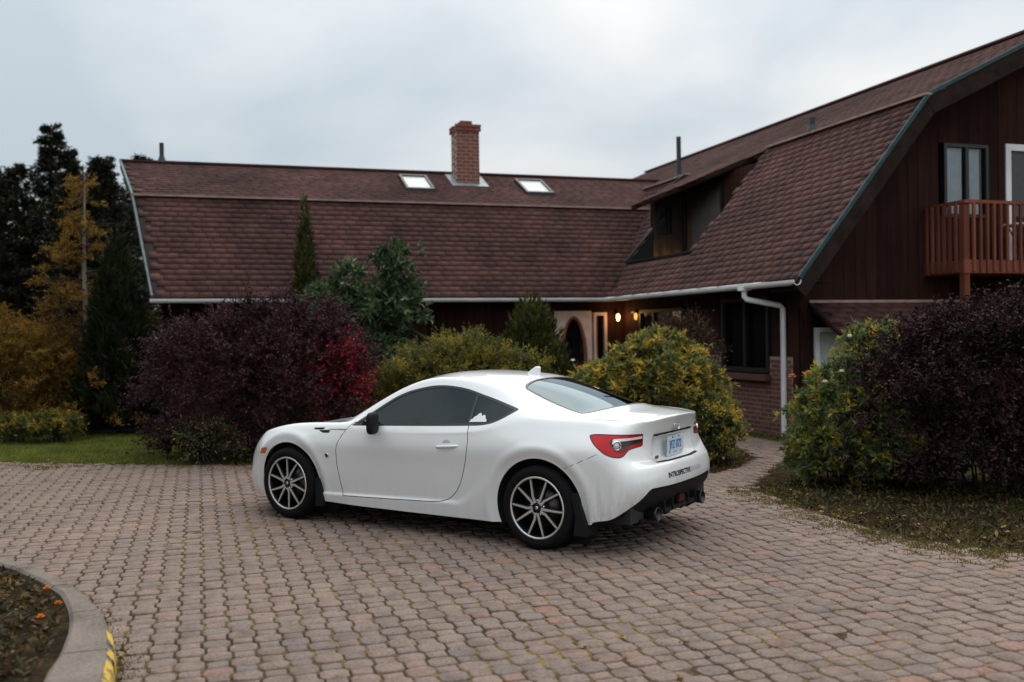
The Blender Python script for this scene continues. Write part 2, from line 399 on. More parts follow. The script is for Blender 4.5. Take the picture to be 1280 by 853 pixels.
_c = [(KC[0]+(KR-.22)*math.cos(a), KC[1]+(KR-.22)*math.sin(a)) for a in np.linspace(0, 2*math.pi, 90)[:-1]]
V = []; F = []
nr, na = 14, 89                                              # mounded soil
for i in range(nr):
    rr = (KR-.10)*(1-i/nr)
    for k in range(na):
        a = 2*math.pi*k/na; h_ = .105+.12*(i/nr)**.8+.02*math.sin(a*23+i)*(i > 0)
        V.append((KC[0]+rr*math.cos(a), KC[1]+rr*math.sin(a), h_))
F = [(i*na+k, i*na+(k+1) % na, (i+1)*na+(k+1) % na, (i+1)*na+k) for i in range(nr-1) for k in range(na)]
tag(link('island_soil', mesh_np('island_soil', V, F, m_bed, True)), kind='structure')
# ------------------------------------------------------------------ the house
house = tag(empty('house', (HX, HYY, 0), HY), 'rambling dark brown house with red shingled gambrel roofs and white gutters', 'house')
ZE, ZM, ZR, OM, OR, GV = 2.296, 4.89, 6.479, 2.156, 5.43, 6.333       # right wing: eave, break, ridge heights; offsets; gable end
ZM2, ZR2, OM2, OR2 = 4.234, 5.208, 1.61, 3.56                         # left wing
UL_E, UL_M, UL_R = -8.54, -8.92, -9.25                                # left wing's raked end
V_BACK = -10.5
DU0, DV1, DV2, DUW = .58, -.5, 2.2, 1.85                              # inset dormer
HL = lambda u, v, z: (u, -v, z)
m_shing, nt, b = newmat('roof_shingle')
oi = nt.nodes.new('ShaderNodeObjectInfo'); ad = nd(nt, 'ShaderNodeMath', operation='ADD'); fr = nd(nt, 'ShaderNodeMath', operation='FRACT')
nt.links.new(island(nt), ad.inputs[0]); nt.links.new(oi.outputs['Random'], ad.inputs[1]); nt.links.new(ad.outputs[0], fr.inputs[0])
r = ramp(nt, [(0, (.086, .043, .039)), (.2, (.094, .046, .041)), (.4, (.078, .041, .039)), (.55, (.100, .049, .042)), (.7, (.088, .044, .040)), (.85, (.072, .039, .037)), (.94, (.108, .053, .045))], fr.outputs[0], 'CONSTANT').outputs[0]
n1 = wnoise(nt, .55, 5, .65); n2 = wnoise(nt, 40, 4, .8); n3 = wnoise(nt, 1.5, 4, .6, (1, 1, .25))
r = mix(nt, 1, r, ramp(nt, [(.32, (.60, .60, .64)), (.5, (.95, .95, .95)), (.72, (1.30, 1.22, 1.15))], n1.outputs[0]).outputs[0], 'MULTIPLY')
r = mix(nt, 1, r, ramp(nt, [(.3, (.7, .7, .7)), (.7, (1.3, 1.3, 1.3))], n2.outputs[0]).outputs[0], 'MULTIPLY')
r = mix(nt, 1, r, ramp(nt, [(.35, (.66, .63, .64)), (.65, (1.02, .95, .92))], n3.outputs[0]).outputs[0], 'MULTIPLY')
nt.links.new(r, b.inputs['Base Color']); b.inputs['Roughness'].default_value = .9; b.inputs['Specular IOR Level'].default_value = .2
bump(nt, b, n2.outputs[0], .5, .005)
m_deck = flat('roof_felt', (.022, .013, .011), .95, var=.3)
m_trimpink = flat('weathered_flashing', (.34, .22, .19), .7, var=.25, scale=6)
m_teal = flat('teal_metal_edge', (.018, .055, .062), .8, var=.35, scale=7)
m_fascia = flat('weathered_fascia', (.026, .016, .013), .9, var=.35, scale=5, spec=.1)
m_white = flat('white_vinyl', (.80, .81, .82), .45, var=.1, scale=3)
m_dark = flat('dark_void', (.006, .006, .007), .9)
m_blackm = flat('black_metal', (.012, .013, .014), .5)

def wood(name, c, var=.35):
    m, nt, b = newmat(name)
    oi = nt.nodes.new('ShaderNodeObjectInfo'); ad = nd(nt, 'ShaderNodeMath', operation='ADD'); fr = nd(nt, 'ShaderNodeMath', operation='FRACT')
    nt.links.new(island(nt), ad.inputs[0]); nt.links.new(oi.outputs['Random'], ad.inputs[1]); nt.links.new(ad.outputs[0], fr.inputs[0])
    n1 = wnoise(nt, 14, 6, .65, (1, 1, .08)); n2 = wnoise(nt, 1.4, 4)
    r = ramp(nt, [(.3, tuple(x*(1-var) for x in c)), (.7, tuple(x*(1+var) for x in c))], n1.outputs[0]).outputs[0]
    r = mix(nt, 1, r, ramp(nt, [(0, (.75, .75, .75)), (1, (1.25, 1.22, 1.2))], fr.outputs[0]).outputs[0], 'MULTIPLY')
    r = mix(nt, 1, r, ramp(nt, [(.3, (.8, .8, .8)), (.7, (1.2, 1.2, 1.2))], n2.outputs[0]).outputs[0], 'MULTIPLY')
    nt.links.new(r, b.inputs['Base Color']); b.inputs['Roughness'].default_value = .85; b.inputs['Specular IOR Level'].default_value = .12; bump(nt, b, n1.outputs[0], .4, .005)
    return m
m_plank = wood('dark_red_brown_boards', (.029, .0115, .009))
m_rail = wood('red_stained_timber', (.19, .062, .04), .2)
m_cream = flat('cream_render', (.82, .64, .57), .85, var=.12, scale=4)
m_orange = flat('orange_stained_timber', (.30, .085, .03), .5, var=.2)
m_brick, nt, b = newmat('red_brick')
oi = nt.nodes.new('ShaderNodeObjectInfo'); ad = nd(nt, 'ShaderNodeMath', operation='ADD'); fr = nd(nt, 'ShaderNodeMath', operation='FRACT')
nt.links.new(island(nt), ad.inputs[0]); nt.links.new(oi.outputs['Random'], ad.inputs[1]); nt.links.new(ad.outputs[0], fr.inputs[0])
r = ramp(nt, [(0, (.115, .042, .032)), (.25, (.14, .050, .036)), (.5, (.10, .040, .032)), (.75, (.16, .060, .042))], fr.outputs[0], 'CONSTANT').outputs[0]
n2 = wnoise(nt, 35, 4, .7); r = mix(nt, 1, r, ramp(nt, [(.3, (.75, .75, .75)), (.7, (1.25, 1.25, 1.25))], n2.outputs[0]).outputs[0], 'MULTIPLY')
nt.links.new(r, b.inputs['Base Color']); b.inputs['Roughness'].default_value = .85; bump(nt, b, n2.outputs[0], .4, .004)
m_mortar = flat('mortar', (.24, .185, .16), .95, var=.2, scale=20)
m_glass = glassmat('window_glass', (.78, .82, .85))
m_curtain = flat('white_curtain', (.80, .88, .92), .9, var=.1)

# ---- roofs
def zright(u): return ZE+(ZM-ZE)/OM*u if u <= OM else ZM+(ZR-ZM)/(OR-OM)*(u-OM)
def zleft(v): return ZE+(ZM2-ZE)/OM2*(-v) if -v <= OM2 else ZM2+(ZR2-ZM2)/(OR2-OM2)*(-v-OM2)
roof = MB()
def quad(mb, *pts): mb.add([HL(*p) for p in pts], [tuple(range(len(pts)))])
# right wing deck, with the opening of the inset dormer left free
quad(roof, (0, GV, ZE), (DU0, GV, zright(DU0)), (DU0, V_BACK, zright(DU0)), (0, V_BACK, ZE))
quad(roof, (DU0, GV, zright(DU0)), (OM, GV, ZM), (OM, DV2, ZM), (DU0, DV2, zright(DU0)))
quad(roof, (DU0, DV1, zright(DU0)), (OM, DV1, ZM), (OM, V_BACK, ZM), (DU0, V_BACK, zright(DU0)))
quad(roof, (OM, GV, ZM), (OR, GV, ZR), (OR, V_BACK, ZR), (OM, V_BACK, ZM))
quad(roof, (OR, GV, ZR), (2*OR-OM, GV, ZM), (2*OR-OM, V_BACK, ZM), (OR, V_BACK, ZR))
quad(roof, (2*OR-OM, GV, ZM), (2*OR, GV, ZE), (2*OR, V_BACK, ZE), (2*OR-OM, V_BACK, ZM))
# left wing deck
quad(roof, (UL_E, 0, ZE), (0, 0, ZE), (OM2, -OM2, ZM2), (UL_M, -OM2, ZM2))
quad(roof, (UL_M, -OM2, ZM2), (1.9, -OM2, ZM2), (3.0, -OR2, ZR2), (UL_R, -OR2, ZR2))
quad(roof, (UL_R, -OR2, ZR2), (3.0, -OR2, ZR2), (1.9, -2*OR2+OM2, ZM2), (UL_M, -2*OR2+OM2, ZM2))
quad(roof, (UL_M, -2*OR2+OM2, ZM2), (1.9, -2*OR2+OM2, ZM2), (1.9, -2*OR2, ZE), (UL_E, -2*OR2, ZE))
roof_o = roof.build('roof', m_deck, house, fix=False)

def tab_box(c, along, up, nrm, w_, l_, t_, lift):
    """shingle tab: wedge, thicker and lifted at its lower edge"""
    c = np.array(c); V = []
    for k in (0, 1):
        for su, h_ in ((-.5, lift), (.5, lift*.25)):
            for sa in (-.5, .5): V.append(c+along*sa*w_+up*su*l_+nrm*(h_+(t_ if k else -.01)))
    return V
TF = np.array([(0, 1, 3, 2), (4, 6, 7, 5), (0, 4, 5, 1), (2, 3, 7, 6), (0, 2, 6, 4), (1, 5, 7, 3)])
tabs = []
def course(p_eave, p_top, along, L0, L1, ok, expo=.13, tabw=.24):
    """p_eave, p_top: points at along=0 on the lower and upper edge (u,v,z); along: unit direction"""
    p0 = np.array(HL(*p_eave)); p1 = np.array(HL(*p_top)); al = np.array(HL(*along)); sl = p1-p0; Ls = np.linalg.norm(sl); up = sl/Ls
    nrm = np.cross(al, up); nrm = nrm if nrm[2] > 0 else -nrm
    n = int(Ls/expo); ex = Ls/n
    for i in range(n):
        off = (.5 if i % 2 else 0)*tabw+rng.uniform(-.05, .05)
        xs = np.arange(L0-tabw, L1+tabw, tabw)+off
        for x in xs:
            t = (i+.5)/n; P = p0+up*(Ls*t)+al*x
            u, v, z = P[0], -P[1], P[2]
            if not ok(u, v, z, t): continue
            wj = tabw-.005; lj = ex*1.25
            tabs.append((P+up*(ex*.12), tab_box(P+up*(ex*.12), al, up, nrm, wj, lj, .005+rng.uniform(0, .003), .008+rng.uniform(0, .004))))
def ok_rl(u, v, z, t):
    if v > GV-.1 or v < V_BACK: return False
    if DU0-.03 < u < OM+.1 and DV1 < v < DV2: return False
    return v >= 0 or zleft(v) < z+.05 or v < -2*OR2
def ok_ru(u, v, z, t): return (V_BACK < v < GV-.1) and (v >= 0 or v < -2*OR2 or zleft(max(v, -OR2)) < z+.05)
def lend(z): return UL_E+(UL_M-UL_E)*(z-ZE)/(ZM2-ZE) if z < ZM2 else UL_M+(UL_R-UL_M)*(z-ZM2)/(ZR2-ZM2)
def ok_l(u, v, z, t): return u > lend(z)+.12 and (u < 0 or zright(u) < z+.05)
course((0, 0, ZE), (OM, 0, ZM), (0, 1, 0), -8, GV, ok_rl)
course((OM, 0, ZM), (OR, 0, ZR), (0, 1, 0), -9.5, GV, ok_ru)
course((0, 0, ZE), (0, -OM2, ZM2), (1, 0, 0), -9.3, 1.7, ok_l)
course((0, -OM2, ZM2), (0, -OR2, ZR2), (1, 0, 0), -9.5, 3.1, ok_l)
# dormer overhang: a flared triangle continuing the upper slope
SL = (ZR-ZM)/(OR-OM)
OB = (.66, -.40); OA = (OM, DV2); OC = (OM, -.75)
def ok_over(u, v, z, t):
    if u > OM: return False
    f_ = (OM-u)/(OM-OB[0])
    return v > OC[1]+(OB[1]-OC[1])*f_-.02 and v < OA[1]+(OB[1]-OA[1])*f_+.06
course((OB[0], 0, ZM-SL*(OM-OB[0])), (OM, 0, ZM), (0, 1, 0), -1, 2.4, ok_over)
# the 300 shingles that show largest stay objects of their own (nearest to the camera), the rest are one field
loc_cam = Matrix.Rotation(-HY, 3, 'Z') @ (Vector((0, 0, CAM_H))-Vector((HX, HYY, 0)))
R2 = np.array([[math.cos(HY), -math.sin(HY)], [math.sin(HY), math.cos(HY)]])
Pw = np.array([t[0] for t in tabs]); Wxy = Pw[:, :2] @ R2.T+np.array([HX, HYY])
dist = np.linalg.norm(Pw-np.array(loc_cam), axis=1); px = 640+FPX*Wxy[:, 0]/Wxy[:, 1]
up_pen = np.where(Pw[:, 2] > ZM+.02, 6.0, 0)                 # upper slopes are seen at a flat angle
score = dist+up_pen+np.where((px < 10) | (px > 1270), 50, 0)
order = np.argsort(score); part = order[:300]; rest = order[300:]
for i in part:
    V = np.array(tabs[i][1])
    o = link('shingle', mesh_np('shingle', V-V.mean(0), TF, m_shing), roof_o); o.location = V.mean(0)
V3 = np.vstack([tabs[i][1] for i in rest]); F3 = (TF[None]+(np.arange(len(rest))*8)[:, None, None]).reshape(-1, 4)
tag(link('shingle_field', mesh_np('shingle_field', V3, F3, m_shing), roof_o), kind='stuff')
# overhang deck and its fascia
q = MB(); zo = lambda u: ZM-SL*(OM-u)
q.prism([(OB[0], OB[1]), OA, OC], -.10, -.015, lambda u, v, t: HL(u, v, zo(u)+t)); q.build('dormer_overhang', m_shing, roof_o)
q = MB(); q.beam(HL(OB[0]-.02, OB[1], zo(OB[0])-.05), HL(OA[0]-.02, OA[1], zo(OA[0])-.05), .03, .07); q.build('fascia_board', m_fascia, roof_o)
# break line flashing, ridge caps
q = MB(); q.beam(HL(OM-.02, DV2+.02, ZM+.035), HL(OM-.02, GV+.02, ZM+.035), .10, .03); q.build('break_flashing', m_trimpink, roof_o)
q = MB(); q.beam(HL(OM-.02, -.75, ZM+.035), HL(OM-.02, -3.1, ZM+.035), .08, .03); q.build('break_flashing', m_trimpink, roof_o)
q = MB(); q.beam(HL(UL_M, -OM2+.02, ZM2+.035), HL(1.62, -OM2+.02, ZM2+.035), .09, .035); q.build('break_flashing', m_trimpink, roof_o)
q = MB(); q.beam(HL(OR, -9.5, ZR+.02), HL(OR, GV, ZR+.02), .22, .04); q.build('ridge_cap', m_shing, roof_o)
q = MB(); q.beam(HL(UL_R, -OR2, ZR2+.015), HL(2.9, -OR2, ZR2+.015), .2, .04); q.build('ridge_cap', m_shing, roof_o)
q = MB(); q.beam(HL(.02, -.02, ZE+.03), HL(OM2, -OM2, ZM2+.03), .05, .02); q.build('valley_flashing', m_deck, roof_o)
# rakes: teal drip edge on a weathered fascia and soffit
def rake(p, q_, inward, depth=.26, edge=m_teal):
    p = np.array(p, float); q_ = np.array(q_, float); iw = np.array(inward, float)
    a = MB(); a.beam(HL(*(p+[0, 0, .025])), HL(*(q_+[0, 0, .025])), .035, .055); a.build('drip_edge', edge, roof_o)
    a = MB(); a.beam(HL(*(p+iw*.02-[0, 0, depth/2+.02])), HL(*(q_+iw*.02-[0, 0, depth/2+.02])), .04, depth); a.build('rake_board', m_fascia, roof_o)
rake((-.03, GV, ZE-.02), (OM, GV, ZM+.02), (0, -1, 0)); rake((OM, GV, ZM+.02), (OR, GV, ZR), (0, -1, 0))
rake((OR, GV, ZR), (2*OR-OM, GV, ZM), (0, -1, 0)); rake((2*OR-OM, GV, ZM), (2*OR, GV, ZE), (0, -1, 0))
m_edge2 = flat('pale_metal_edge', (.10, .14, .155), .7, var=.3)
rake((UL_E, .02, ZE), (UL_M, -OM2, ZM2+.02), (1, 0, 0), .12, m_edge2); rake((UL_M, -OM2, ZM2+.02), (UL_R, -OR2, ZR2), (1, 0, 0), .12, m_edge2)
GW = 5.6                                                       # gable wall plane
q = MB()
for (u0, z0), (u1, z1) in (((0, ZE), (OM, ZM)), ((OM, ZM), (OR, ZR)), ((OR, ZR), (2*OR-OM, ZM)), ((2*OR-OM, ZM), (2*OR, ZE))):
    quad(q, (u0, GV-.03, z0-.16), (u1, GV-.03, z1-.16), (u1, GW-.05, z1-.16), (u0, GW-.05, z0-.16))
q.build('soffit', m_fascia, roof_o, fix=False)
q = MB(); quad(q, (0.0, GV, ZE-.06), (.5, GV, ZE-.06), (.5, -.4, ZE-.06), (0, -.4, ZE-.06)); quad(q, (UL_E, 0, ZE-.06), (.5, 0, ZE-.06), (.5, -.5, ZE-.06), (UL_E, -.5, ZE-.06))
q.build('soffit', m_fascia, roof_o, fix=False)
# gutters
def gutter(p, q_, side):
    p = Vector(HL(*p)); q_ = Vector(HL(*q_)); d = (q_-p).normalized(); s_ = Vector(HL(*side)); prof = []
    for k in range(9):
        a = math.pi+math.pi*k/8; prof.append((.062*math.cos(a), .062*math.sin(a)))
    prof += [(.062, .012), (.054, .012)]+[(.054*math.cos(a), .054*math.sin(a)) for a in [2*math.pi-math.pi*k/8 for k in range(9)]]+[(-.062, .012)]
    m = MB(); V = [e+s_*x+Vector((0, 0, z)) for e in (p, q_) for x, z in prof]; n = len(prof)
    m.add(V, [(i, (i+1) % n, (i+1) % n+n, i+n) for i in range(n)], False); m.add(V[:n], [tuple(range(n))]); m.add(V[n:], [tuple(reversed(range(n)))])
    g_ = m.build('gutter', m_white, house)
    L = (q_-p).length
    for k in range(1, int(L/.62)):
        c = p+d*(k*.62); m = MB(); m.obox(c+Vector((0, 0, .016)), d*.012, s_*.068, Vector((0, 0, .007))); m.build('gutter_bracket', m_trimpink, g_)
    return g_
gutter((-.075, .0, ZE-.035), (-.075, GV+.02, ZE-.035), (-1, 0, 0))
gutter((UL_E-.03, .075, ZE-.035), (-.08, .075, ZE-.035), (0, 1, 0))
q = MB(); q.tube([HL(-.075, 5.01, ZE-.08), HL(-.075, 5.01, ZE-.2), HL(-.06, 5.04, ZE-.24), HL(.36, 5.27, ZE-.34), HL(.395, 5.29, ZE-.38), HL(.395, 5.29, .30), HL(.395, 5.29, .02)], .042, 12)
q.obox(HL(-.075, 5.01, ZE-.06), (.07, 0, 0), (0, .075, 0), (0, 0, .05)); q.build('downspout', m_white, house)

# ---- walls: boards, each one a piece
PLK = .19
def planks(parent, x0, x1, zlo, zhi, opens, put, w_=PLK, th=.022, mat=None):
    """put(x, t, z): x along the wall, t outwards"""
    x = x0
    while x < x1-.02:
        xe = min(x+w_, x1); lo, hi = zlo((x+xe)/2), zhi((x+xe)/2); spans = [(lo, hi)]
        for (a, b_, c, d) in opens:
            if a < (x+xe)/2 < b_:
                ns = []
                for (l, h_) in spans:
                    if d <= l or c >= h_: ns.append((l, h_)); continue
                    if c > l: ns.append((l, c))
                    if d < h_: ns.append((d, h_))
                spans = ns
        for (l, h_) in spans:
            if h_-l < .04: continue
            m = MB(); g_ = .006
            P = [put(xx, t, z) for z in (l, h_) for t in (0, th+rng.uniform(0, .006)) for xx in (x+g_/2, xe-g_/2)]
            m.add(P, [(0, 2, 3, 1), (4, 5, 7, 6), (0, 1, 5, 4), (2, 6, 7, 3), (0, 4, 6, 2), (1, 3, 7, 5)])
            m.build('plank', mat or m_plank, parent)
        x = xe
def window(name, put, x0, x1, z0, z1, fw=.06, mull=None, fmat=m_blackm, curtain=None, depth=.05, hor=None):
    """frame, panes and whatever hangs behind; put(x, t, z) as above"""
    def bx(m, a, b_, t0, t1, c, d):
        P = [put(x, t, z) for z in (c, d) for t in (t0, t1) for x in (a, b_)]
        m.add(P, [(0, 2, 3, 1), (4, 5, 7, 6), (0, 1, 5, 4), (2, 6, 7, 3), (0, 4, 6, 2), (1, 3, 7, 5)])
    m = MB(); bx(m, x0, x0+fw, -.05, depth, z0, z1); bx(m, x1-fw, x1, -.05, depth, z0, z1); bx(m, x0+fw, x1-fw, -.05, depth, z1-fw, z1); bx(m, x0+fw, x1-fw, -.05, depth, z0, z0+fw)
    for mx in (mull or []): bx(m, mx-.03, mx+.03, -.05, depth-.008, z0+fw, z1-fw)
    fr_ = m.build(name, fmat, house)
    xs = [x0+fw]+[q for mx in (mull or []) for q in (mx-.03, mx+.03)]+[x1-fw]
    for k in range(0, len(xs), 2):
        m = MB(); m.add([put(xs[k], .0, z0+fw), put(xs[k+1], .0, z0+fw), put(xs[k+1], .0, z1-fw), put(xs[k], .0, z1-fw)], [(0, 1, 2, 3)]); m.build('pane', m_glass, fr_)
    for (a, b_, c, d, mt) in (curtain or []):
        m = MB(); n = max(6, int((b_-a)/.03)); V = []
        for i in range(n+1):
            xx = a+(b_-a)*i/n; tt = -.03-.012*math.sin(i*1.7)
            V += [put(xx, tt, c), put(xx, tt, d)]
        m.add(V, [(2*i, 2*i+2, 2*i+3, 2*i+1) for i in range(n)], True); m.build('curtain', mt, fr_, fix=False)
    return fr_
# gable wall
gput = lambda x, t, z: HL(x, GW+t, z)
def soff(u):
    u = u if u <= OR else 2*OR-u
    return zright(max(0, u))-.18
q = MB(); pts = [(.46, 0), (2*OR-.46, 0), (2*OR-.46, soff(.46)), (2*OR-OM, soff(OM)), (OR, soff(OR)), (OM, soff(OM)), (.46, soff(.46))]
q.prism(pts, -.25, -.12, lambda a, b_, t: HL(a, GW+t, b_)); gable = q.build('gable_wall', m_dark, house)
op = [(3.02, 3.86, 3.28, 4.40), (4.20, 6.2, 2.5, 4.44)]
planks(gable, .46, 8.0, lambda x: 1.99 if .6 < x < 3.3 else 0.0, soff, op, gput)
planks(gable, .46, .66, lambda x: 0, lambda x: 1.98, [], gput); planks(gable, 1.36, 3.3, lambda x: 0, lambda x: 1.98, [], gput)
window('window', gput, 3.02, 3.86, 3.28, 4.40, .05, [3.46], m_blackm, [(3.08, 3.40, 3.31, 4.36, m_curtain), (3.54, 3.74, 3.31, 4.36, m_curtain)])
m_curt2 = flat('grey_net_curtain', (.10, .10, .11), .9, var=.2)
window('sliding_door', gput, 4.20, 6.2, 2.50, 4.44, .10, [5.2], m_white, [(4.35, 5.1, 2.6, 4.3, m_curt2)])
# small door under the lean-to
window('cellar_door', gput, .70, 1.36, 0.0, 1.62, .07, None, m_white, None)
q = MB(); q.obox(HL(1.03, GW-.02, .78), (.255, 0, 0), (0, .02, 0), (0, 0, .76)); q.build('door_leaf', m_white, house)
q = MB()
q.prism([(GW+.02, 1.985), (GW+.02, 1.93), (6.32, 1.49), (6.34, 1.535)], .60, 3.35, lambda a, b_, t: HL(t, a, b_)); lean = q.build('lean_to_roof', m_fascia, house)
lt0 = np.array(HL(0, 6.34, 1.535)); lt1 = np.array(HL(0, GW+.02, 1.985)); sl = lt1-lt0; Ls = np.linalg.norm(sl); up = sl/Ls; al = np.array((1., 0, 0)); nrm = np.cross(al, up)
nrm = nrm if nrm[2] > 0 else -nrm
for i in range(6):
    for x in np.arange(.62, 3.3, .3)+(.15 if i % 2 else 0)*.9:
        P = lt0+up*(Ls*(i+.5)/6)+al*(min(x, 3.2)+.15); V = np.array(tab_box(P, al, up, nrm, .29, Ls/6*1.2, .007, .012))
        o = link('shingle', mesh_np('shingle', V-V.mean(0), TF, m_shing), lean); o.location = V.mean(0)
q = MB(); q.beam(HL(.6, GW+.045, 2.0), HL(3.4, GW+.045, 2.0), .04, .04); q.build('lean_to_flashing', m_trimpink, house)
q = MB(); q.tube([HL(.18, GV-.2, ZE-.12), HL(.26, GW+.3, ZE-.35), HL(.5, GW+.06, ZE-.50), HL(.52, GW+.05, 1.55), HL(.60, GW+.06, 1.50)], .010, 6); q.build('cable', m_fascia, house)
# balcony
balc = MB(); balc.box(2.68, 8.6, -6.40, -GW-.03, 2.36, 2.46); balc = balc.build('balcony', m_rail, house)
def piece(name, a, b_, w_, h_, mat=m_rail, parent=balc):
    m = MB(); m.beam(a, b_, w_, h_); return m.build(name, mat, parent)
BV = 6.40; zt = 3.40
piece('top_rail', HL(2.64, BV, zt), HL(8.6, BV, zt), .11, .045); piece('top_rail', HL(2.70, BV-.06, zt), HL(2.70, GW+.03, zt), .11, .045)
piece('fascia_board', HL(2.64, BV+.025, 2.47), HL(8.6, BV+.025, 2.47), .035, .19); piece('fascia_board', HL(2.655, BV, 2.47), HL(2.655, GW+.03, 2.47), .035, .19)
for k in range(48): piece('baluster', HL(2.80+k*.121, BV+.055, 2.40), HL(2.80+k*.121, BV+.055, zt-.02), .036, .036, parent=balc)
for k in range(6): piece('baluster', HL(2.625, BV-.10-k*.118, 2.40), HL(2.625, BV-.10-k*.118, zt-.02), .036, .036)
piece('post', HL(2.70, BV-.02, 0.0), HL(2.70, BV-.02, zt-.02), .095, .095); piece('post', HL(6.2, BV-.02, 0.0), HL(6.2, BV-.02, zt-.02), .095, .095)
# right wing's long wall: brick below, boards above
rput = lambda x, t, z: HL(.46-t, x, z)
q = MB(); q.prism([(-.55, 0), (GW, 0), (GW, ZE), (-.55, ZE)], 0.10, .25, lambda a, b_, t: HL(.46+t, a, b_)); rwall = q.build('side_wall', m_dark, house)
BT = 1.20
op = [(3.47, 4.87, .94, 2.12), (.35, 2.15, .95, 2.02)]
planks(rwall, -.4, GW, lambda x: BT if not (3.3 < x < 5.0) else .92, lambda x: ZE-.04, op, rput)
BW, BH = .205, .068
nb = 0; bricks_far = MB()
mort = MB(); mort.prism([(-.4, 0), (GW-.1, 0), (GW-.1, BT-.004), (4.88, BT-.004), (4.88, .83), (3.44, .83), (3.44, BT-.004), (-.4, BT-.004)], -.02, .10, lambda a, b_, t: HL(.46-.012+t, a, b_)); mort.build('mortar', m_mortar, rwall)
bm_ = MB(); bm_.box(-.012, .02, -BW/2+.006, BW/2-.006, -BH/2+.006, BH/2-.006); brick_me = bm_.mesh('brick', m_brick)
for i in range(int(BT/BH)):
    z = BH*(i+.5)
    for x in np.arange(-.4, GW, BW)+(BW/2 if i % 2 else 0):
        if x > GW-.08: continue
        if z > .80 and 3.40 < x < 4.92: continue
        if x > 2.3 and nb < 300:
            o = link('brick', brick_me, rwall); o.location = HL(.46-.02-rng.uniform(0, .004), x, z); nb += 1
        else:
            c = HL(.46-.02, x, z); bricks_far.box(c[0]-.012, c[0]+.02, c[1]-BW/2+.006, c[1]+BW/2-.006, z-BH/2+.006, z+BH/2-.006)
tag(bricks_far.build('brick_field', m_brick, rwall), kind='stuff')
q = MB(); q.box(.425, .47, -GW+.002, -GW+.115, 0, BT); q.build('corner_board', m_plank, rwall)
window('window', rput, 3.47, 4.87, .94, 2.12, .07, [4.17], m_blackm)
q = MB(); q.obox(HL(.40, 4.16, .875), (.09, 0, 0), (0, .76, 0), (0, 0, .045)); q.build('window_sill', m_brick, house)
window('window', rput, .35, 2.15, .95, 2.02, .06, [.95, 1.55], m_blackm, [(1.86, 2.02, 1.0, 1.96, m_curtain)])
# left wing's wall and porch
lput = lambda x, t, z: HL(x, -.46+t, z)
q = MB(); q.prism([(-8.4, 0), (.8, 0), (.8, ZE), (-8.4, ZE)], -.25, -.12, lambda a, b_, t: HL(a, -.46+t, b_)); lwall = q.build('front_wall', m_dark, house)
planks(lwall, -8.4, -1.06, lambda x: 0, lambda x: ZE-.05, [], lput)
# cream panel with an oval-headed opening and its orange surround
def oval(w_, zt_, z0, n=14, cx=-.655):
    return [(cx+w_*math.cos(a), z0+(zt_-z0)*math.sin(a)) for a in np.linspace(0, math.pi, n)]
ov = oval(.235, 1.875, 1.05)
outer = [(-1.06, 0), (-.26, 0), (-.26, 2.03), (-1.06, 2.03)]
q = MB()
V = [lput(x, .03, z) for x, z in ov]; half = len(ov)//2
top = [(-.26, 2.03), (-1.06, 2.03)]
poly = [(-.26, 0), (-.26, 2.03), (-1.06, 2.03), (-1.06, 0), (ov[-1][0], 0)]+list(reversed(ov))+[(ov[0][0], 0)]
q.prism(poly, 0, .035, lambda a, b_, t: lput(a, t, b_)); q.build('porch_panel', m_cream, house)
q = MB(); ov2 = oval(.285, 1.93, 1.05); ring_ = list(ov2)+list(reversed(ov))
for i in range(len(ov)-1): q.prism([ov[i], ov[i+1], ov2[i+1], ov2[i]], .02, .06, lambda a, b_, t: lput(a, t, b_))
for s_ in (0, -1): q.prism([(ov[s_][0], 0), (ov[s_][0], 1.05), (ov2[s_][0], 1.05), (ov2[s_][0], 0)], .02, .06, lambda a, b_, t: lput(a, t, b_))
q.build('arch_surround', m_orange, house)
q = MB(); q.prism(ov+[(ov[-1][0], 0.05), (ov[0][0], .05)], -.01, -.005, lambda a, b_, t: lput(a, t, b_)); q.build('pane', m_glass, house)
window('door_sidelight', lput, -.215, .075, 0, 2.0, .065, None, m_cream, None, .03)
q = MB()
for a0 in (-.15, .004): q.obox(lput(a0, .02, .98), (.012, 0, 0), (0, .014, 0), (0, 0, .93))
q.build('orange_bead', m_orange, house)
planks(lwall, .075, .62, lambda x: 0, lambda x: ZE-.05, [], lput)
q = MB(); q.prism([(-1.1, 2.032), (.46, 2.032), (.46, ZE-.07), (-1.1, ZE-.07)], 0, .03, lambda a, b_, t: lput(a, t, b_)); q.build('lintel_board', m_plank, house)
# inset dormer: floor, cheek, back wall
DZ = zright(DU0)
q = MB(); q.prism([(DU0, DV1), (DU0, DV2), (DUW+.05, DV2), (DUW+.05, DV1)], DZ-.06, DZ-.01, lambda a, b_, t: HL(a, b_, t)); dorm = q.build('dormer', m_deck, house)
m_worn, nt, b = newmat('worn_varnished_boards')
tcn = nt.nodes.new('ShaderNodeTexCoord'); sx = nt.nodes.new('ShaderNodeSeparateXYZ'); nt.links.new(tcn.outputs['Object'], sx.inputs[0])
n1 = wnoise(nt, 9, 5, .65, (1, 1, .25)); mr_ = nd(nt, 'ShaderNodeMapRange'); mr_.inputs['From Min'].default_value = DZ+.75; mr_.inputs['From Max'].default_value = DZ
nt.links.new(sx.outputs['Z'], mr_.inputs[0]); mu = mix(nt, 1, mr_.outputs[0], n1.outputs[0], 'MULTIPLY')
nt.links.new(ramp(nt, [(.12, (.055, .024, .017)), (.3, (.14, .058, .024)), (.5, (.50, .20, .045))], mu).outputs[0], b.inputs['Base Color']); b.inputs['Roughness'].default_value = .7
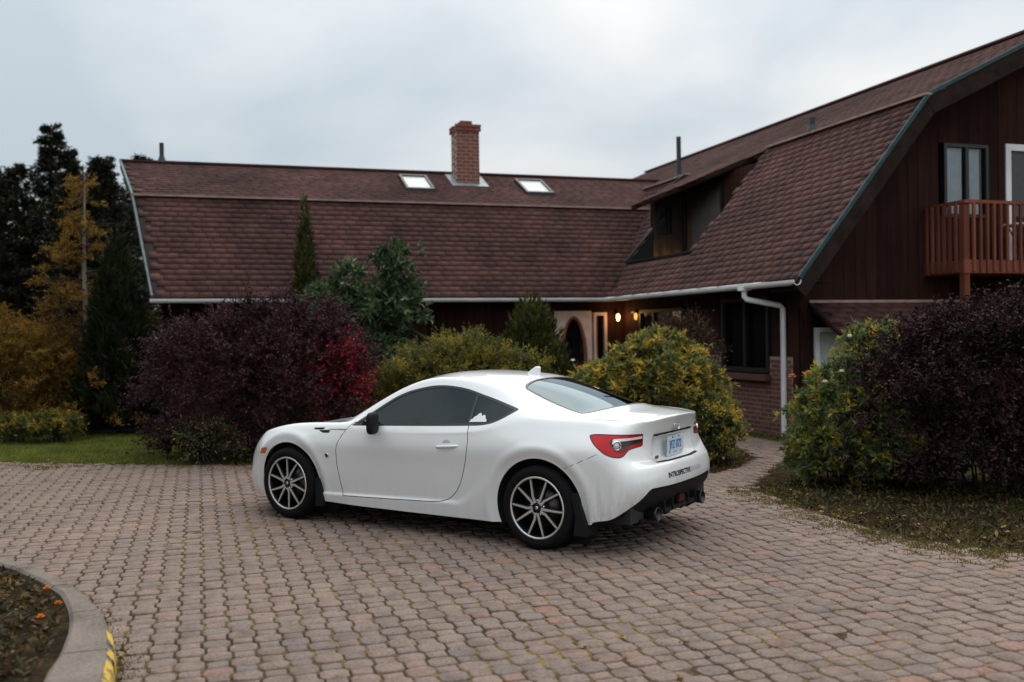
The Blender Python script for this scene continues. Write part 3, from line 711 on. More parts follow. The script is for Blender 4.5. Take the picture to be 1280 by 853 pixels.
cput = lambda x, t, z: HL(x, DV1+t, z)
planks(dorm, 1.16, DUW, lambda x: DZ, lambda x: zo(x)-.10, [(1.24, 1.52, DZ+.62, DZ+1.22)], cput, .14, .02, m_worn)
q = MB(); q.prism([(DU0, DZ), (1.16, DZ), (1.16, zright(1.16)+.05), (DU0-.02, DZ+.06)], -.10, .0, lambda a, b_, t: HL(a, DV1+t, b_)); q.build('cheek_dark_panel', m_blackm, dorm)  # black panel stands in for the dark open triangle beside the cheek
q = MB(); q.prism([(1.16, DZ), (DUW+.1, DZ), (DUW+.1, ZM), (1.16, zo(1.16)-.10)], -.12, -.06, lambda a, b_, t: HL(a, DV1+t, b_)); q.build('cheek_wall', m_dark, dorm)
wq = window('window', cput, 1.24, 1.52, DZ+.62, DZ+1.22, .04, None, m_blackm)
bput = lambda x, t, z: HL(DUW-t, x, z)
q = MB(); q.prism([(DV1-.1, DZ-.05), (DV2, DZ-.05), (DV2, ZM-.24), (DV1-.1, ZM-.24)], .10, .2, lambda a, b_, t: HL(DUW+t, a, b_)); q.build('back_wall', m_dark, dorm)
planks(dorm, DV1, DV2, lambda x: DZ, lambda x: ZM-.27, [(DV1+.06, 1.15, DZ+.02, ZM-.35)], bput)
m_blind = flat('beige_blind', (.34, .30, .26), .9, var=.1); m_tan = flat('tan_curtain', (.45, .20, .06), .9, var=.2)
window('window', bput, DV1+.06, 1.15, DZ+.02, ZM-.35, .06, None, m_blackm, [(DV1+.30, 1.08, DZ+.1, ZM-.42, m_blind), (DV1+.12, DV1+.3, DZ+.1, ZM-.42, m_tan)])
q = MB(); q.beam(HL(DU0-.02, DV1, DZ+.02), HL(DU0-.02, DV2, DZ+.02), .06, .03); q.build('dormer_sill', m_blackm, dorm)
# chimney of bricks
CU, CVv, CS = -2.10, -3.15, .26
chim = MB(); chim.box(CU-CS+.012, CU+CS-.012, -CVv-CS+.012, -CVv+CS-.012, 4.7, 6.06); chim = chim.build('chimney', flat('chimney_mortar', (.46, .38, .33), .95, var=.2, scale=20), house)
m_brick2 = flat('chimney_brick', (.20, .066, .045), .85, var=.3, scale=9)
bh = .079; nrow = int((6.06-4.86)/bh)
def chbrick(cu, cv, lu, lv, z, hh=bh):
    m = MB(); m.box(cu-lu/2+.009, cu+lu/2-.009, -cv-lv/2+.003, -cv+lv/2-.003, z+.009, z+hh-.009); m.build('brick', m_brick2, chim)
for i in range(nrow+2):
    e = .035 if i >= nrow else 0; z = 4.86+i*bh; s_ = CS+e
    nn = 2.5
    for sgn in (1, -1):
        xs = [-s_, -s_+.21, -s_+.42, s_] if i % 2 else [-s_, -s_+.105, -s_+.315, s_]
        for a, b_ in zip(xs[:-1], xs[1:]):
            chbrick(CU+(a+b_)/2, CVv+sgn*(s_-.05), b_-a, .10, z)
            if a > -s_+.05 and b_ < s_-.05: chbrick(CU+sgn*(s_-.05), CVv+(a+b_)/2, .10, b_-a, z)
q = MB(); q.box(CU-.13, CU+.13, -CVv-.13, -CVv+.13, 6.2, 6.30); q.build('chimney_pot', m_brick2, chim)
m_lead = flat('lead_flashing', (.22, .25, .28), .5, var=.25, metal=.3)
q = MB(); zc = zleft(CVv)
f0 = [(CU-.40, CVv+.42), (CU+.42, CVv+.42), (CU+.42, CVv-.3), (CU-.40, CVv-.3)]
q.add([HL(a, b_, zleft(b_)+.028) for a, b_ in f0], [(0, 1, 2, 3)]); q.build('flashing', m_lead, chim)
# skylights
for u0, u1 in ((-3.60, -2.99), (-.95, -.31)):
    va, vb = -3.17, -2.33; m = MB(); e = .05; hgt = .085
    for (a0, a1, b0, b1) in ((u0, u0+e, va, vb), (u1-e, u1, va, vb), (u0+e, u1-e, va, va+e), (u0+e, u1-e, vb-e, vb)):
        V = [HL(a, b_, zleft(b_)+h_) for h_ in (0, hgt) for b_ in (b0, b1) for a in (a0, a1)]
        m.add(V, [(0, 2, 3, 1), (4, 5, 7, 6), (0, 1, 5, 4), (2, 6, 7, 3), (0, 4, 6, 2), (1, 3, 7, 5)])
    sk = m.build('skylight', m_blackm, house)
    m = MB(); m.add([HL(a, b_, zleft(b_)+.055) for a, b_ in ((u0+e, vb-e), (u1-e, vb-e), (u1-e, va+e), (u0+e, va+e))], [(0, 1, 2, 3)])
    m.build('pane', flat('skylight_acrylic', (.30, .33, .34), .25, spec=.8), sk)
# vent pipes
for nm, u, v, z0, z1, r_ in (('vent_pipe', -8.45, -OR2+.05, ZR2-.1, ZR2+.40, .045), ('vent_pipe', OM+.05, -1.32, ZM-.1, ZM+.93, .05), ('vent_pipe', 2.62, 2.9, 5.0, 5.36, .05)):
    q = MB(); q.tube([HL(u, v, z0), HL(u, v, z1)], r_, 12); q.lathe([(r_*1.9, z0+.1), (r_*1.25, z0+.22)], 12, 'z', HL(u, v, 0)); q.build(nm, flat('dark_green_pipe', (.015, .03, .03), .5), house)

# lamps by the door (lit in the photograph)
m_bulb, nt, b = newmat('lamp_glow'); b.inputs['Emission Color'].default_value = (1, .55, .18, 1); b.inputs['Emission Strength'].default_value = 9; b.inputs['Base Color'].default_value = (1, .8, .5, 1)
m_bulb2, nt, b = newmat('lamp_glow_dim'); b.inputs['Emission Color'].default_value = (1, .34, .07, 1); b.inputs['Emission Strength'].default_value = 1.6; b.inputs['Base Color'].default_value = (1, .6, .3, 1)
def wlamp(u, v, z, mat, lab, strength, r_):
    M_ = house.matrix_basis
    e = tag(empty('wall_lamp', tuple(Matrix.Translation((HX, HYY, 0)) @ Matrix.Rotation(HY, 4, 'Z') @ Vector(HL(u, v, z))), HY), lab, 'lamp')
    m = MB(); m.lathe([(0.0, -.10), (r_*.7, -.085), (r_, -.03), (r_*.8, .03), (0.0, .045)], 16, 'z'); m.build('bulb_globe', mat, e)
    m = MB(); m.lathe([(0.0, .09), (r_*1.05, .05), (r_*1.1, .035), (0, .04)], 16, 'z'); m.obox((0, .09, .05), (.02, 0, 0), (0, .08, 0), (0, 0, .02)); m.build('bracket', m_blackm, e)
    l = bpy.data.lights.new('lamp_light', 'POINT'); l.energy = strength; l.color = (1, .55, .2); l.shadow_soft_size = .05
    lo = bpy.data.objects.new('lamp_light', l); col.objects.link(lo); lo.parent = e; lo.location = (0, -.12, 0)
wlamp(.26, -.30, 1.92, m_bulb, 'brightly lit warm wall lamp nearest the cream porch panel', 3.0, .036)
wlamp(.405, .22, 1.93, m_bulb2, 'dimmer orange wall lamp in the corner right of the bright one', .15, .032)
# balcony furniture
Mh = Matrix.Translation((HX, HYY, 0)) @ Matrix.Rotation(HY, 4, 'Z')
t = tag(empty('patio_table', tuple(Mh @ Vector(HL(4.15, 6.0, 2.462))), HY), 'small white topped table behind the red balcony railing', 'table')
q = MB(); q.lathe([(0, .66), (.27, .66), (.28, .675), (.27, .69), (0, .69)], 24, 'z'); q.build('table_top', m_white, t)
for a in (0, 2.1, 4.2):
    q = MB(); q.tube([(.2*math.cos(a), .2*math.sin(a), .0), (.06*math.cos(a), .06*math.sin(a), .35), (.2*math.cos(a), .2*math.sin(a), .66)], .012, 6); q.build('leg', m_blackm, t)
# ------------------------------------------------------------------ the car
CARYAW = .5714; DVX = np.array([math.cos(CARYAW), -math.sin(CARYAW)]); NVX = np.array([-math.sin(CARYAW), -math.cos(CARYAW)])
c0 = np.array([-1.9959, 8.5389])+1.285*DVX-.865*NVX
car = tag(empty('parked_car', (c0[0], c0[1], 0.0), math.pi-CARYAW), 'white two-door coupe parked on the paved drive', 'car')
def L3(P):                                                     # (s, y, z) -> local
    P = np.asarray(P, float); return np.c_[1.285-P[:, 0], P[:, 1], P[:, 2]]
def l1(s, y, z): return (1.285-s, y, z)

# -- materials
m_paint, nt, b = newmat('white_car_paint')
b.inputs['Roughness'].default_value = .32; b.inputs['Coat Weight'].default_value = 1.0; b.inputs['Coat Roughness'].default_value = .03
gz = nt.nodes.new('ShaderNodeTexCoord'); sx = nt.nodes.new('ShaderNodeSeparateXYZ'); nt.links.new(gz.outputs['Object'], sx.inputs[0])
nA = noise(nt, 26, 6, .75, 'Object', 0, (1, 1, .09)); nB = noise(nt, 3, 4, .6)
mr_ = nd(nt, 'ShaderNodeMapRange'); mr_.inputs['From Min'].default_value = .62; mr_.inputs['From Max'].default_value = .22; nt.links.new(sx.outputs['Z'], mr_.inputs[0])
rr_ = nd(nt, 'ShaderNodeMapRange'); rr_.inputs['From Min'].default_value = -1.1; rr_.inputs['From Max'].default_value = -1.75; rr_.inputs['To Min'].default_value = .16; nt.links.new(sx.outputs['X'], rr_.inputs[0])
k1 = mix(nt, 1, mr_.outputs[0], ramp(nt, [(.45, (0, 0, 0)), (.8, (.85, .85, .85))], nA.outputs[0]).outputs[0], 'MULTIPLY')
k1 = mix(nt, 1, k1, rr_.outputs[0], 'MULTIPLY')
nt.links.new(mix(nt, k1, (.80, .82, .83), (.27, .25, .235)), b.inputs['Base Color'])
m_blk = flat('black_trim', (.010, .011, .012), .35)
m_blkr = flat('black_plastic', (.008, .0085, .0095), .7, spec=.25)
m_gap = flat('panel_gap', (.02, .02, .021), .9)
m_cglass = glassmat('tinted_car_glass', (.07, .085, .09), .005, 1.5, (.72, .84, .90))
m_rglass = glassmat('rear_car_glass', (.16, .18, .19), .04, 2.1, (.70, .86, .94))
m_tyre = flat('tyre_rubber', (.008, .008, .009), .85, var=.2, scale=30, spec=.15)
m_silver = flat('machined_alloy', (.78, .77, .76), .42, metal=.75)
m_rimdk = flat('dark_alloy', (.018, .020, .023), .42, metal=.6)
m_chrome = flat('chrome', (.75, .76, .78), .08, metal=1.0)
m_red, nt, b = newmat('red_lens'); b.inputs['Base Color'].default_value = (.50, .005, .010, 1); b.inputs['Roughness'].default_value = .22; b.inputs['Specular IOR Level'].default_value = .35; b.inputs['Emission Color'].default_value = (1, .02, .02, 1); b.inputs['Emission Strength'].default_value = 0.0
m_dkred = flat('dark_red_lens', (.16, .006, .010), .22)
m_lampblk = flat('smoked_lens', (.02, .016, .016), .2)
m_lampwht = flat('clear_white_lens', (.72, .72, .72), .15, coat=1)
m_amber = flat('amber_lens', (.55, .13, .015), .15, coat=1)
m_head = flat('headlight_lens', (.07, .072, .078), .06, coat=1)

# -- control cage (s rearwards from the front axle, y from the centre line, z up)
ST = [  # s, (y,z) from sill to shoulder
    (-.36, [(.775, .165), (.815, .30), (.835, .48), (.820, .64), (.745, .752)]),
    (0.00, [(.835, .18), (.868, .34), (.882, .55), (.865, .72), (.770, .828)]),
    (.38, [(.815, .185), (.845, .32), (.868, .52), (.855, .72), (.775, .845)]),
    (.70, [(.812, .175), (.828, .30), (.845, .52), (.842, .73), (.785, .850)]),
    (1.05, [(.812, .172), (.826, .30), (.842, .52), (.842, .745), (.788, .858)]),
    (1.40, [(.813, .170), (.827, .30), (.842, .52), (.843, .755), (.790, .868)]),
    (1.75, [(.816, .170), (.832, .30), (.846, .53), (.846, .765), (.790, .882)]),
    (2.02, [(.828, .170), (.845, .31), (.857, .54), (.853, .77), (.790, .900)]),
    (2.29, [(.850, .175), (.868, .33), (.879, .55), (.866, .77), (.770, .945)]),
    (2.57, [(.862, .20), (.880, .36), (.890, .56), (.872, .765), (.755, .955)]),
    (2.85, [(.850, .205), (.868, .36), (.878, .56), (.858, .765), (.725, .955)]),
    (3.07, [(.815, .235), (.836, .38), (.842, .56), (.822, .76), (.690, .945)]),
]
FR = np.array([0, .165, .40, .60, .75, .90, 1.0])
def section(pts):
    pts = np.array(pts, float); z = pts[:, 1]; y = pts[:, 0]
    m = np.gradient(y, z); zz = z[0]+(z[-1]-z[0])*FR; o = []
    for q in zz:
        i = min(max(np.searchsorted(z, q)-1, 0), len(z)-2); h_ = z[i+1]-z[i]; t = (q-z[i])/h_
        o.append(((2*t**3-3*t*t+1)*y[i]+(t**3-2*t*t+t)*h_*m[i]+(-2*t**3+3*t*t)*y[i+1]+(t**3-t*t)*h_*m[i+1], q))
    return o
S = []
S.append([(-.55, .705, .165), (-.605, .715, .27), (-.625, .70, .41), (-.620, .68, .52), (-.605, .66, .59), (-.59, .64, .645), (-.57, .615, .685)])
for s, pts in ST: S.append([(s, y, z) for y, z in section(pts)])
S.append([(3.175, .765, .265), (3.228, .780, .38), (3.255, .780, .50), (3.240, .770, .61), (3.200, .750, .71), (3.188, .705, .83), (3.205, .605, .928)])
NS = len(S)
Rr = [S[-1],
      [(3.255, .56, .28), (3.322, .575, .39), (3.345, .575, .50), (3.324, .558, .612), (3.262, .540, .665), (3.248, .51, .815), (3.282, .455, .943)],
      [(3.285, .37, .285), (3.352, .385, .395), (3.376, .385, .50), (3.356, .375, .617), (3.284, .36, .652), (3.272, .345, .81), (3.316, .310, .953)],
      [(3.295, .185, .285), (3.368, .19, .395), (3.393, .19, .50), (3.373, .185, .62), (3.290, .18, .650), (3.280, .17, .81), (3.334, .157, .960)],
      [(3.296, 0, .285), (3.37, 0, .395), (3.395, 0, .50), (3.375, 0, .62), (3.291, 0, .650), (3.281, 0, .81), (3.343, 0, .962)]]
Ff = [S[0]]
zf = [.165, .265, .41, .52, .59, .645, .685]
for y, ss in ((.47, (-.70, -.765, -.778, -.768, -.752, -.73, -.70)), (.31, (-.76, -.815, -.825, -.812, -.795, -.772, -.742)),
              (.155, (-.78, -.835, -.843, -.83, -.812, -.79, -.758)), (0, (-.785, -.84, -.847, -.834, -.816, -.794, -.762))):
    Ff.append([(a, y, z+(.0 if k < 6 else .002)) for k, (a, z) in enumerate(zip(ss, zf))])
TOP = [None]*NS                                               # rows j = 1..4
TOP[1] = [(-.37, .62, .757), (-.38, .43, .752), (-.39, .21, .758), (-.395, 0, .760)]
TOP[2] = [(-.01, .655, .815), (-.02, .45, .800), (-.03, .22, .815), (-.035, 0, .818)]
TOP[3] = [(.36, .68, .850), (.32, .47, .848), (.28, .235, .862), (.265, 0, .866)]
TOP[4] = [(.70, .735, .888), (.58, .645, .892), (.47, .33, .905), (.43, 0, .910)]
TOP[5] = [(1.00, .670, 1.040), (.92, .600, 1.070), (.82, .31, 1.085), (.79, 0, 1.090)]
TOP[6] = [(1.36, .612, 1.172), (1.33, .530, 1.232), (1.28, .28, 1.258), (1.26, 0, 1.263)]
TOP[7] = [(1.75, .598, 1.170), (1.75, .505, 1.240), (1.73, .27, 1.274), (1.72, 0, 1.280)]
TOP[8] = [(2.05, .628, 1.098), (2.07, .505, 1.202), (2.09, .27, 1.243), (2.10, 0, 1.250)]
TOP[9] = [(2.33, .690, 1.022), (2.36, .525, 1.115), (2.40, .27, 1.166), (2.42, 0, 1.175)]
TOP[10] = [(2.59, .690, .990), (2.62, .545, 1.036), (2.67, .28, 1.082), (2.69, 0, 1.090)]
TOP[11] = [(2.85, .655, .972), (2.88, .52, .985), (2.93, .28, 1.005), (2.95, 0, 1.010)]
TOP[12] = [(3.07, .615, .955), (3.09, .46, .968), (3.12, .24, .985), (3.13, 0, .988)]
TOP[0] = [f[6] for f in Ff[1:]]
TOP[NS-1] = [r_[6] for r_ in Rr[1:]]
verts = []; idx = {}
def vid(p):
    k = tuple(round(c, 5) for c in p)
    if k not in idx: idx[k] = len(verts); verts.append(k)
    return idx[k]
quads = []
def grid(rows, flip=False):
    for a, b_ in zip(rows[:-1], rows[1:]):
        for i in range(len(a)-1):
            quads.append((a[i], a[i+1], b_[i+1], b_[i]))
T_ = [[S[i][6]]+list(TOP[i]) for i in range(NS)]
grid(S); grid(Ff); grid(Rr); grid(T_)
full = []
for q in quads:
    full.append(tuple(vid(p) for p in q)); full.append(tuple(vid((p[0], -p[1], p[2])) for p in reversed(q)))
target = np.array(verts); ctrl = target.copy()
creases = {}
def crease(p, q, w_):
    for sg in (1, -1): creases[tuple(sorted((vid((p[0], sg*p[1], p[2])), vid((q[0], sg*q[1], q[2])))))] = w_
for j in range(4):
    crease(Rr[j][6], Rr[j+1][6], .55); crease(Rr[j][3], Rr[j+1][3], .35); crease(Rr[j][4], Rr[j+1][4], .45); crease(Ff[j][0], Ff[j+1][0], 1); crease(Rr[j][0], Rr[j+1][0], 1)
for i in range(NS-1):
    crease(S[i][0], S[i+1][0], 1)
    if 3 <= i <= 7: crease(S[i][5], S[i+1][5], .30)
def subdiv(P, level):
    me = bpy.data.meshes.new('cage'); me.from_pydata([tuple(p) for p in P], [], full)
    bm = bmesh.new(); bm.from_mesh(me); bmesh.ops.recalc_face_normals(bm, faces=bm.faces[:]); bm.to_mesh(me); bm.free()
    at = me.attributes.new('crease_edge', 'FLOAT', 'EDGE')
    at.data.foreach_set('value', np.array([creases.get(tuple(sorted(e.vertices)), 0.0) for e in me.edges], np.float32))
    o = bpy.data.objects.new('cage', me); col.objects.link(o)
    md = o.modifiers.new('s', 'SUBSURF'); md.levels = level; md.render_levels = level; md.boundary_smooth = 'ALL'
    dg = bpy.context.evaluated_depsgraph_get(); ev = o.evaluated_get(dg); m2 = ev.to_mesh()
    V = np.zeros(len(m2.vertices)*3); m2.vertices.foreach_get('co', V); V = V.reshape(-1, 3)
    m2.calc_loop_triangles(); T = np.zeros(len(m2.loop_triangles)*3, np.int32); m2.loop_triangles.foreach_get('vertices', T)
    ev.to_mesh_clear(); bpy.data.objects.remove(o); bpy.data.meshes.remove(me)
    return V, T.reshape(-1, 3)
for it in range(4):
    V, _ = subdiv(ctrl, 1); ctrl = ctrl+.85*(target-V[:len(ctrl)])
V, T = subdiv(ctrl, 4)
def sstep(x, a, b_): t = np.clip((x-a)/(b_-a), 0, 1); return t*t*(3-2*t)
# sculpted detail: arch lips, sill, plate recess, lid handle step
s_, y_, z_ = V[:, 0].copy(), np.abs(V[:, 1]), V[:, 2]
sg = np.sign(V[:, 1]); side = sstep(y_, .66, .76)
RA = {0.0: .362, 2.57: .366}
dy = np.zeros(len(V))
for sc, ra in RA.items():
    d = np.hypot(s_-sc, z_-.312)-ra
    dy -= .024*(1-sstep(d, -.01, .075))*(z_ > .15)*(np.abs(s_-sc) < .62)*(1-.0*d)
    dy += .006*np.exp(-((d-.085)/.03)**2)
zl = .262+.03*np.clip((s_-.6)/1.2, 0, 1)+.24*sstep(s_, 1.80, 2.22)
mid = (s_ > .33)*(s_ < 2.3)
dy += .019*sstep(zl-z_, -.012-.05*sstep(s_, 1.7, 2.1), .016+.05*sstep(s_, 1.7, 2.1))*mid*(1-.8*sstep(s_, 1.75, 2.15))
V[:, 1] += sg*dy*side
rear = s_ > 3.2
rec = np.minimum(np.minimum(.385-.035*(z_-.64)/.18-y_, z_-.648), .826-z_)
V[:, 0] -= .030*sstep(rec, -.006, .016)*rear
tri_n = np.cross(V[T[:, 1]]-V[T[:, 0]], V[T[:, 2]]-V[T[:, 0]])
N = np.zeros_like(V)
for k in range(3): np.add.at(N, T[:, k], tri_n)
N /= np.linalg.norm(N, axis=1, keepdims=True)+1e-12
if (N[:, 1]*V[:, 1]).sum() < 0: N = -N; T = T[:, ::-1]
half = (V[T][:, :, 1] >= -1e-4).all(1)
def compact(V, N, T):
    u, inv = np.unique(T, return_inverse=True); return V[u], N[u], inv.reshape(-1, 3)
M0 = compact(V, N, T[half])
M0[0][:, 1] = np.where(np.abs(M0[0][:, 1]) < 1e-4, 0, M0[0][:, 1])

def clip(M, F):
    """split a triangle mesh by a scalar per vertex: returns (F<0 part, F>=0 part)"""
    V, N, T = M
    if len(T) == 0: return M, M
    neg = F < 0; cnt = neg[T].sum(1)
    inn = [T[cnt == 3]]; outt = [T[cnt == 0]]
    mixed = T[(cnt == 1) | (cnt == 2)]
    nV, nN = [V], [N]
    if len(mixed):
        lone_neg = neg[mixed].sum(1) == 1
        odd = np.where(lone_neg[:, None], neg[mixed], ~neg[mixed]); k = odd.argmax(1)
        R_ = np.stack([mixed[np.arange(len(mixed)), (k+i) % 3] for i in range(3)], 1)
        E = np.concatenate([R_[:, [0, 1]], R_[:, [0, 2]]]); Es = np.sort(E, 1)
        uq, inv = np.unique(Es, axis=0, return_inverse=True); inv = inv.ravel()
        fa, fb = F[uq[:, 0]], F[uq[:, 1]]; t = (fa/(fa-fb))[:, None]
        nv = V[uq[:, 0]]*(1-t)+V[uq[:, 1]]*t; nn = N[uq[:, 0]]*(1-t)+N[uq[:, 1]]*t; nn /= np.linalg.norm(nn, axis=1, keepdims=True)+1e-12
        nV.append(nv); nN.append(nn); base = len(V); m = len(R_)
        p = base+inv[:m]; q = base+inv[m:]
        a = np.c_[R_[:, 0], p, q]; b1 = np.c_[p, R_[:, 1], R_[:, 2]]; b2 = np.c_[p, R_[:, 2], q]
        inn += [a[lone_neg], b1[~lone_neg], b2[~lone_neg]]; outt += [a[~lone_neg], b1[lone_neg], b2[lone_neg]]
    V2 = np.vstack(nV); N2 = np.vstack(nN)
    return compact(V2, N2, np.vstack(inn)), compact(V2, N2, np.vstack(outt))
def sdf(P, poly):
    P = np.asarray(P); poly = np.asarray(poly, float); n = len(poly); d = np.full(len(P), 1e9)
    for i in range(n):
        a, b_ = poly[i], poly[(i+1) % n]; e = b_-a; w_ = P-a; t = np.clip((w_ @ e)/(e @ e+1e-12), 0, 1)
        d = np.minimum(d, np.linalg.norm(w_-t[:, None]*e, axis=1))
    return np.where(inpoly(P, poly), -d, d)
def dline(P, pts):
    P = np.asarray(P); pts = np.asarray(pts, float); d = np.full(len(P), 1e9)
    for a, b_ in zip(pts[:-1], pts[1:]):
        e = b_-a; w_ = P-a; t = np.clip((w_ @ e)/(e @ e+1e-12), 0, 1); d = np.minimum(d, np.linalg.norm(w_-t[:, None]*e, axis=1))
    return d
def far_if(F, bad): return np.where(bad, np.maximum(F, .3), F)
def mirror(M):
    V, N, T = M; V = V*[1, -1, 1]; N = N*[1, -1, 1]; return V, N, T[:, ::-1]
def join(*Ms):
    V, N, T, b_ = [], [], [], 0
    for m in Ms: V.append(m[0]); N.append(m[1]); T.append(m[2]+b_); b_ += len(m[0])
    return np.vstack(V), np.vstack(N), np.vstack(T)
def shift(M, d): return M[0]+M[1]*d, M[1], M[2]
def put(name, M, mat, parent=car):
    Vl = L3(M[0]); Nl = np.c_[-M[1][:, 0], M[1][:, 1], M[1][:, 2]]
    return link(name, mesh_np(name, Vl, M[2][:, ::-1] if True else M[2], mat, True, Nl), parent)
def both(M): return join(M, mirror(M))
def lip(M, F_eps=None): return M

sz = lambda M: M[0][:, [0, 2]]; sy = lambda M: M[0][:, [0, 1]]; yz = lambda M: M[0][:, [1, 2]]
ez = lambda M: np.c_[M[0][:, 0]-M[0][:, 1], M[0][:, 2]]
B = M0; gaps = []; 
# wheel arches
for sc, ra in RA.items():
    F = far_if(np.hypot(B[0][:, 0]-sc, B[0][:, 2]-.312)-ra, B[0][:, 1] < .45); _, B = clip(B, F)
# side glass
DLO = np.vstack([smooth_poly([(.693, .842), (.773, .899), (.89, .971), (.988, 1.034), (1.087, 1.090), (1.193, 1.132), (1.304, 1.160), (1.412, 1.180), (1.50, 1.187), (1.588, 1.186), (1.703, 1.175), (1.814, 1.155), (1.936, 1.123), (2.057, 1.093), (2.181, 1.060), (2.263, 1.038), (2.318, 1.022)], 3, False),
                 smooth_poly([(2.315, 1.015), (2.225, .958), (2.14, .918), (2.048, .897), (1.912, .886), (1.381, .864), (.75, .842)], 3, False)])
F = far_if(sdf(sz(B), DLO), B[0][:, 1] < .4); G, B = clip(B, F)
BP = [(1.912, .84), (1.882, 1.2)]
def gl_inner(G): return sdf(sz(G), DLO)+.019
Gin, Gtrim = clip(G, gl_inner(G))
bp = dline(sz(Gin), BP)-.013; Gb, Gin = clip(Gin, bp)
Gtrim = join(Gtrim, Gb)
side_of = lambda M: (M[0][:, 0]-1.912)+(M[0][:, 2]-.84)*(.03/.36)
Gd, Gq = clip(Gin, side_of(Gin))
tri = dline(sz(Gd), [(.80, .80), (.93, 1.06)])-.010                # mirror sail and quarter light bar
Gbar, Gd = clip(Gd, tri); Gtrim = join(Gtrim, Gbar)
# door
DOOR = smooth_poly([(.700, .86), (.653, .811), (.618, .759), (.588, .70), (.576, .643), (.577, .525), (.594, .411), (.612, .31), (.622, .258)], 3, False)
DOOR = np.vstack([DOOR, smooth_poly([(.64, .248), (1.035, .258), (1.352, .268), (1.58, .277), (1.69, .291), (1.773, .329), (1.847, .411), (1.892, .519), (1.93, .652), (1.938, .75), (1.925, .83), (1.912, .90)], 3, False), [(1.912, 1.3), (.7, 1.3)]])
def fdoor(M): return far_if(np.maximum(sdf(sz(M), DOOR), M[0][:, 2]-(.838+.04*(M[0][:, 0]-.69))-.03), M[0][:, 1] < .6)
W_ = .0030
Din, B = clip(B, fdoor(B)-W_); Door, g1 = clip(Din, fdoor(Din)+W_); gaps.append(g1)
# windscreen and rear screen (seen from above)
WS = smooth_poly([(.455, 0), (.475, .25), (.53, .45), (.63, .605), (.66, .615), (.95, .565), (1.22, .505), (1.27, .48), (1.275, .40), (1.262, .2), (1.255, 0)], 4, False)
F = far_if(sdf(sy(B), np.vstack([WS, [(1.255, -.3), (.455, -.3)]])), (B[0][:, 2] < .86) | (B[0][:, 0] > 1.5)); Wsc, B = clip(B, F)
Wt, Ws = clip(Wsc, -(sdf(sy(Wsc), np.vstack([WS, [(1.255, -.3), (.455, -.3)]]))+.022))
RS = smooth_poly([(2.185, 0), (2.19, .25), (2.205, .40), (2.235, .465), (2.28, .492), (2.5, .535), (2.76, .572), (2.80, .565), (2.84, .50), (2.895, .28), (2.91, 0)], 4, False)
RSp = np.vstack([RS, [(2.91, -.3), (2.185, -.3)]])
F = far_if(sdf(sy(B), RSp), (B[0][:, 2] < .9) | (B[0][:, 0] < 1.9)); Rsc, B = clip(B, F)
Rt, Rs = clip(Rsc, -(sdf(sy(Rsc), RSp)+.022))
# tail lamp
TL = smooth_poly([(2.188, .848), (2.200, .805), (2.238, .765), (2.29, .730), (2.36, .709), (2.44, .702), (2.49, .709), (2.53, .728), (2.575, .748), (2.66, .757), (2.742, .764), (2.768, .772), (2.772, .81), (2.772, .848), (2.76, .855), (2.60, .860), (2.40, .867), (2.26, .869), (2.20, .862)], 3)
F = far_if(sdf(ez(B), TL), B[0][:, 0] < 2.9); Lm, B = clip(B, F)
Lgap, Lm = clip(Lm, -(sdf(ez(Lm), TL)+.004)); gaps.append(Lgap)
Lin, Ledge = clip(Lm, sdf(ez(Lm), TL)+.010)
INN = smooth_poly([(2.36, .822), (2.43, .836), (2.60, .834), (2.80, .834), (2.80, .79), (2.62, .782), (2.575, .765), (2.52, .742), (2.47, .734), (2.40, .750), (2.362, .79)], 3)
Lblk, Lred = clip(Lin, sdf(ez(Lin), INN))
BAR = [(2.40, .837), (2.80, .837), (2.80, .820), (2.44, .816), (2.395, .80), (2.376, .80)]
Lbar, Lblk = clip(Lblk, sdf(ez(Lblk), BAR))
_, Lblk = clip(Lblk, np.hypot(ez(Lblk)[:, 0]-2.425, (ez(Lblk)[:, 1]-.788))-.034)
REDIN = [(2.47, .77), (2.80, .80), (2.80, .70), (2.3, .70)]
Ldk, Lblk = clip(Lblk, sdf(ez(Lblk), REDIN)-.002)
# diffuser, lower grille
DF = [(.835, .24), (.80, .268), (.665, .375), (.575, .455), (.54, .468), (.30, .463), (0, .462), (-.2, .462), (-.2, .0), (.835, 0)]
F = far_if(sdf(yz(B), DF), B[0][:, 0] < 3.0); Df, B = clip(B, F)
GR = smooth_poly([(0, .235), (.40, .235), (.50, .28), (.44, .40), (.35, .445), (0, .45)], 3, False)
F = far_if(sdf(yz(B), np.vstack([GR, [(-.2, .45), (-.2, .235)]])), B[0][:, 0] > -.4); Gr, B = clip(B, F)
# head lamp, side marker, fender vent
HLP = smooth_poly([(-.70, .58), (-.66, .67), (-.56, .735), (-.44, .770), (-.375, .752), (-.42, .70), (-.50, .645), (-.58, .60)], 3)
F = far_if(sdf(sz(B), HLP), (B[0][:, 1] < .40) | (B[0][:, 0] > -.2)); Hd, B = clip(B, F)
Hg, Hd = clip(Hd, -(sdf(sz(Hd), HLP)+.009)); gaps.append(Hg)
MK = [(-.362, .553), (-.340, .603), (-.262, .612), (-.30, .562)]
F = far_if(sdf(sz(B), MK)-.003, B[0][:, 1] < .5); Mk, B = clip(B, F)
for VT in ([(.275, .806), (.40, .812), (.395, .800), (.30, .795)], [(.345, .789), (.47, .794), (.462, .774), (.40, .772)]):
    F = far_if(sdf(sz(B), VT)-.003, B[0][:, 1] < .5); vt, B = clip(B, F); gaps.append(vt)
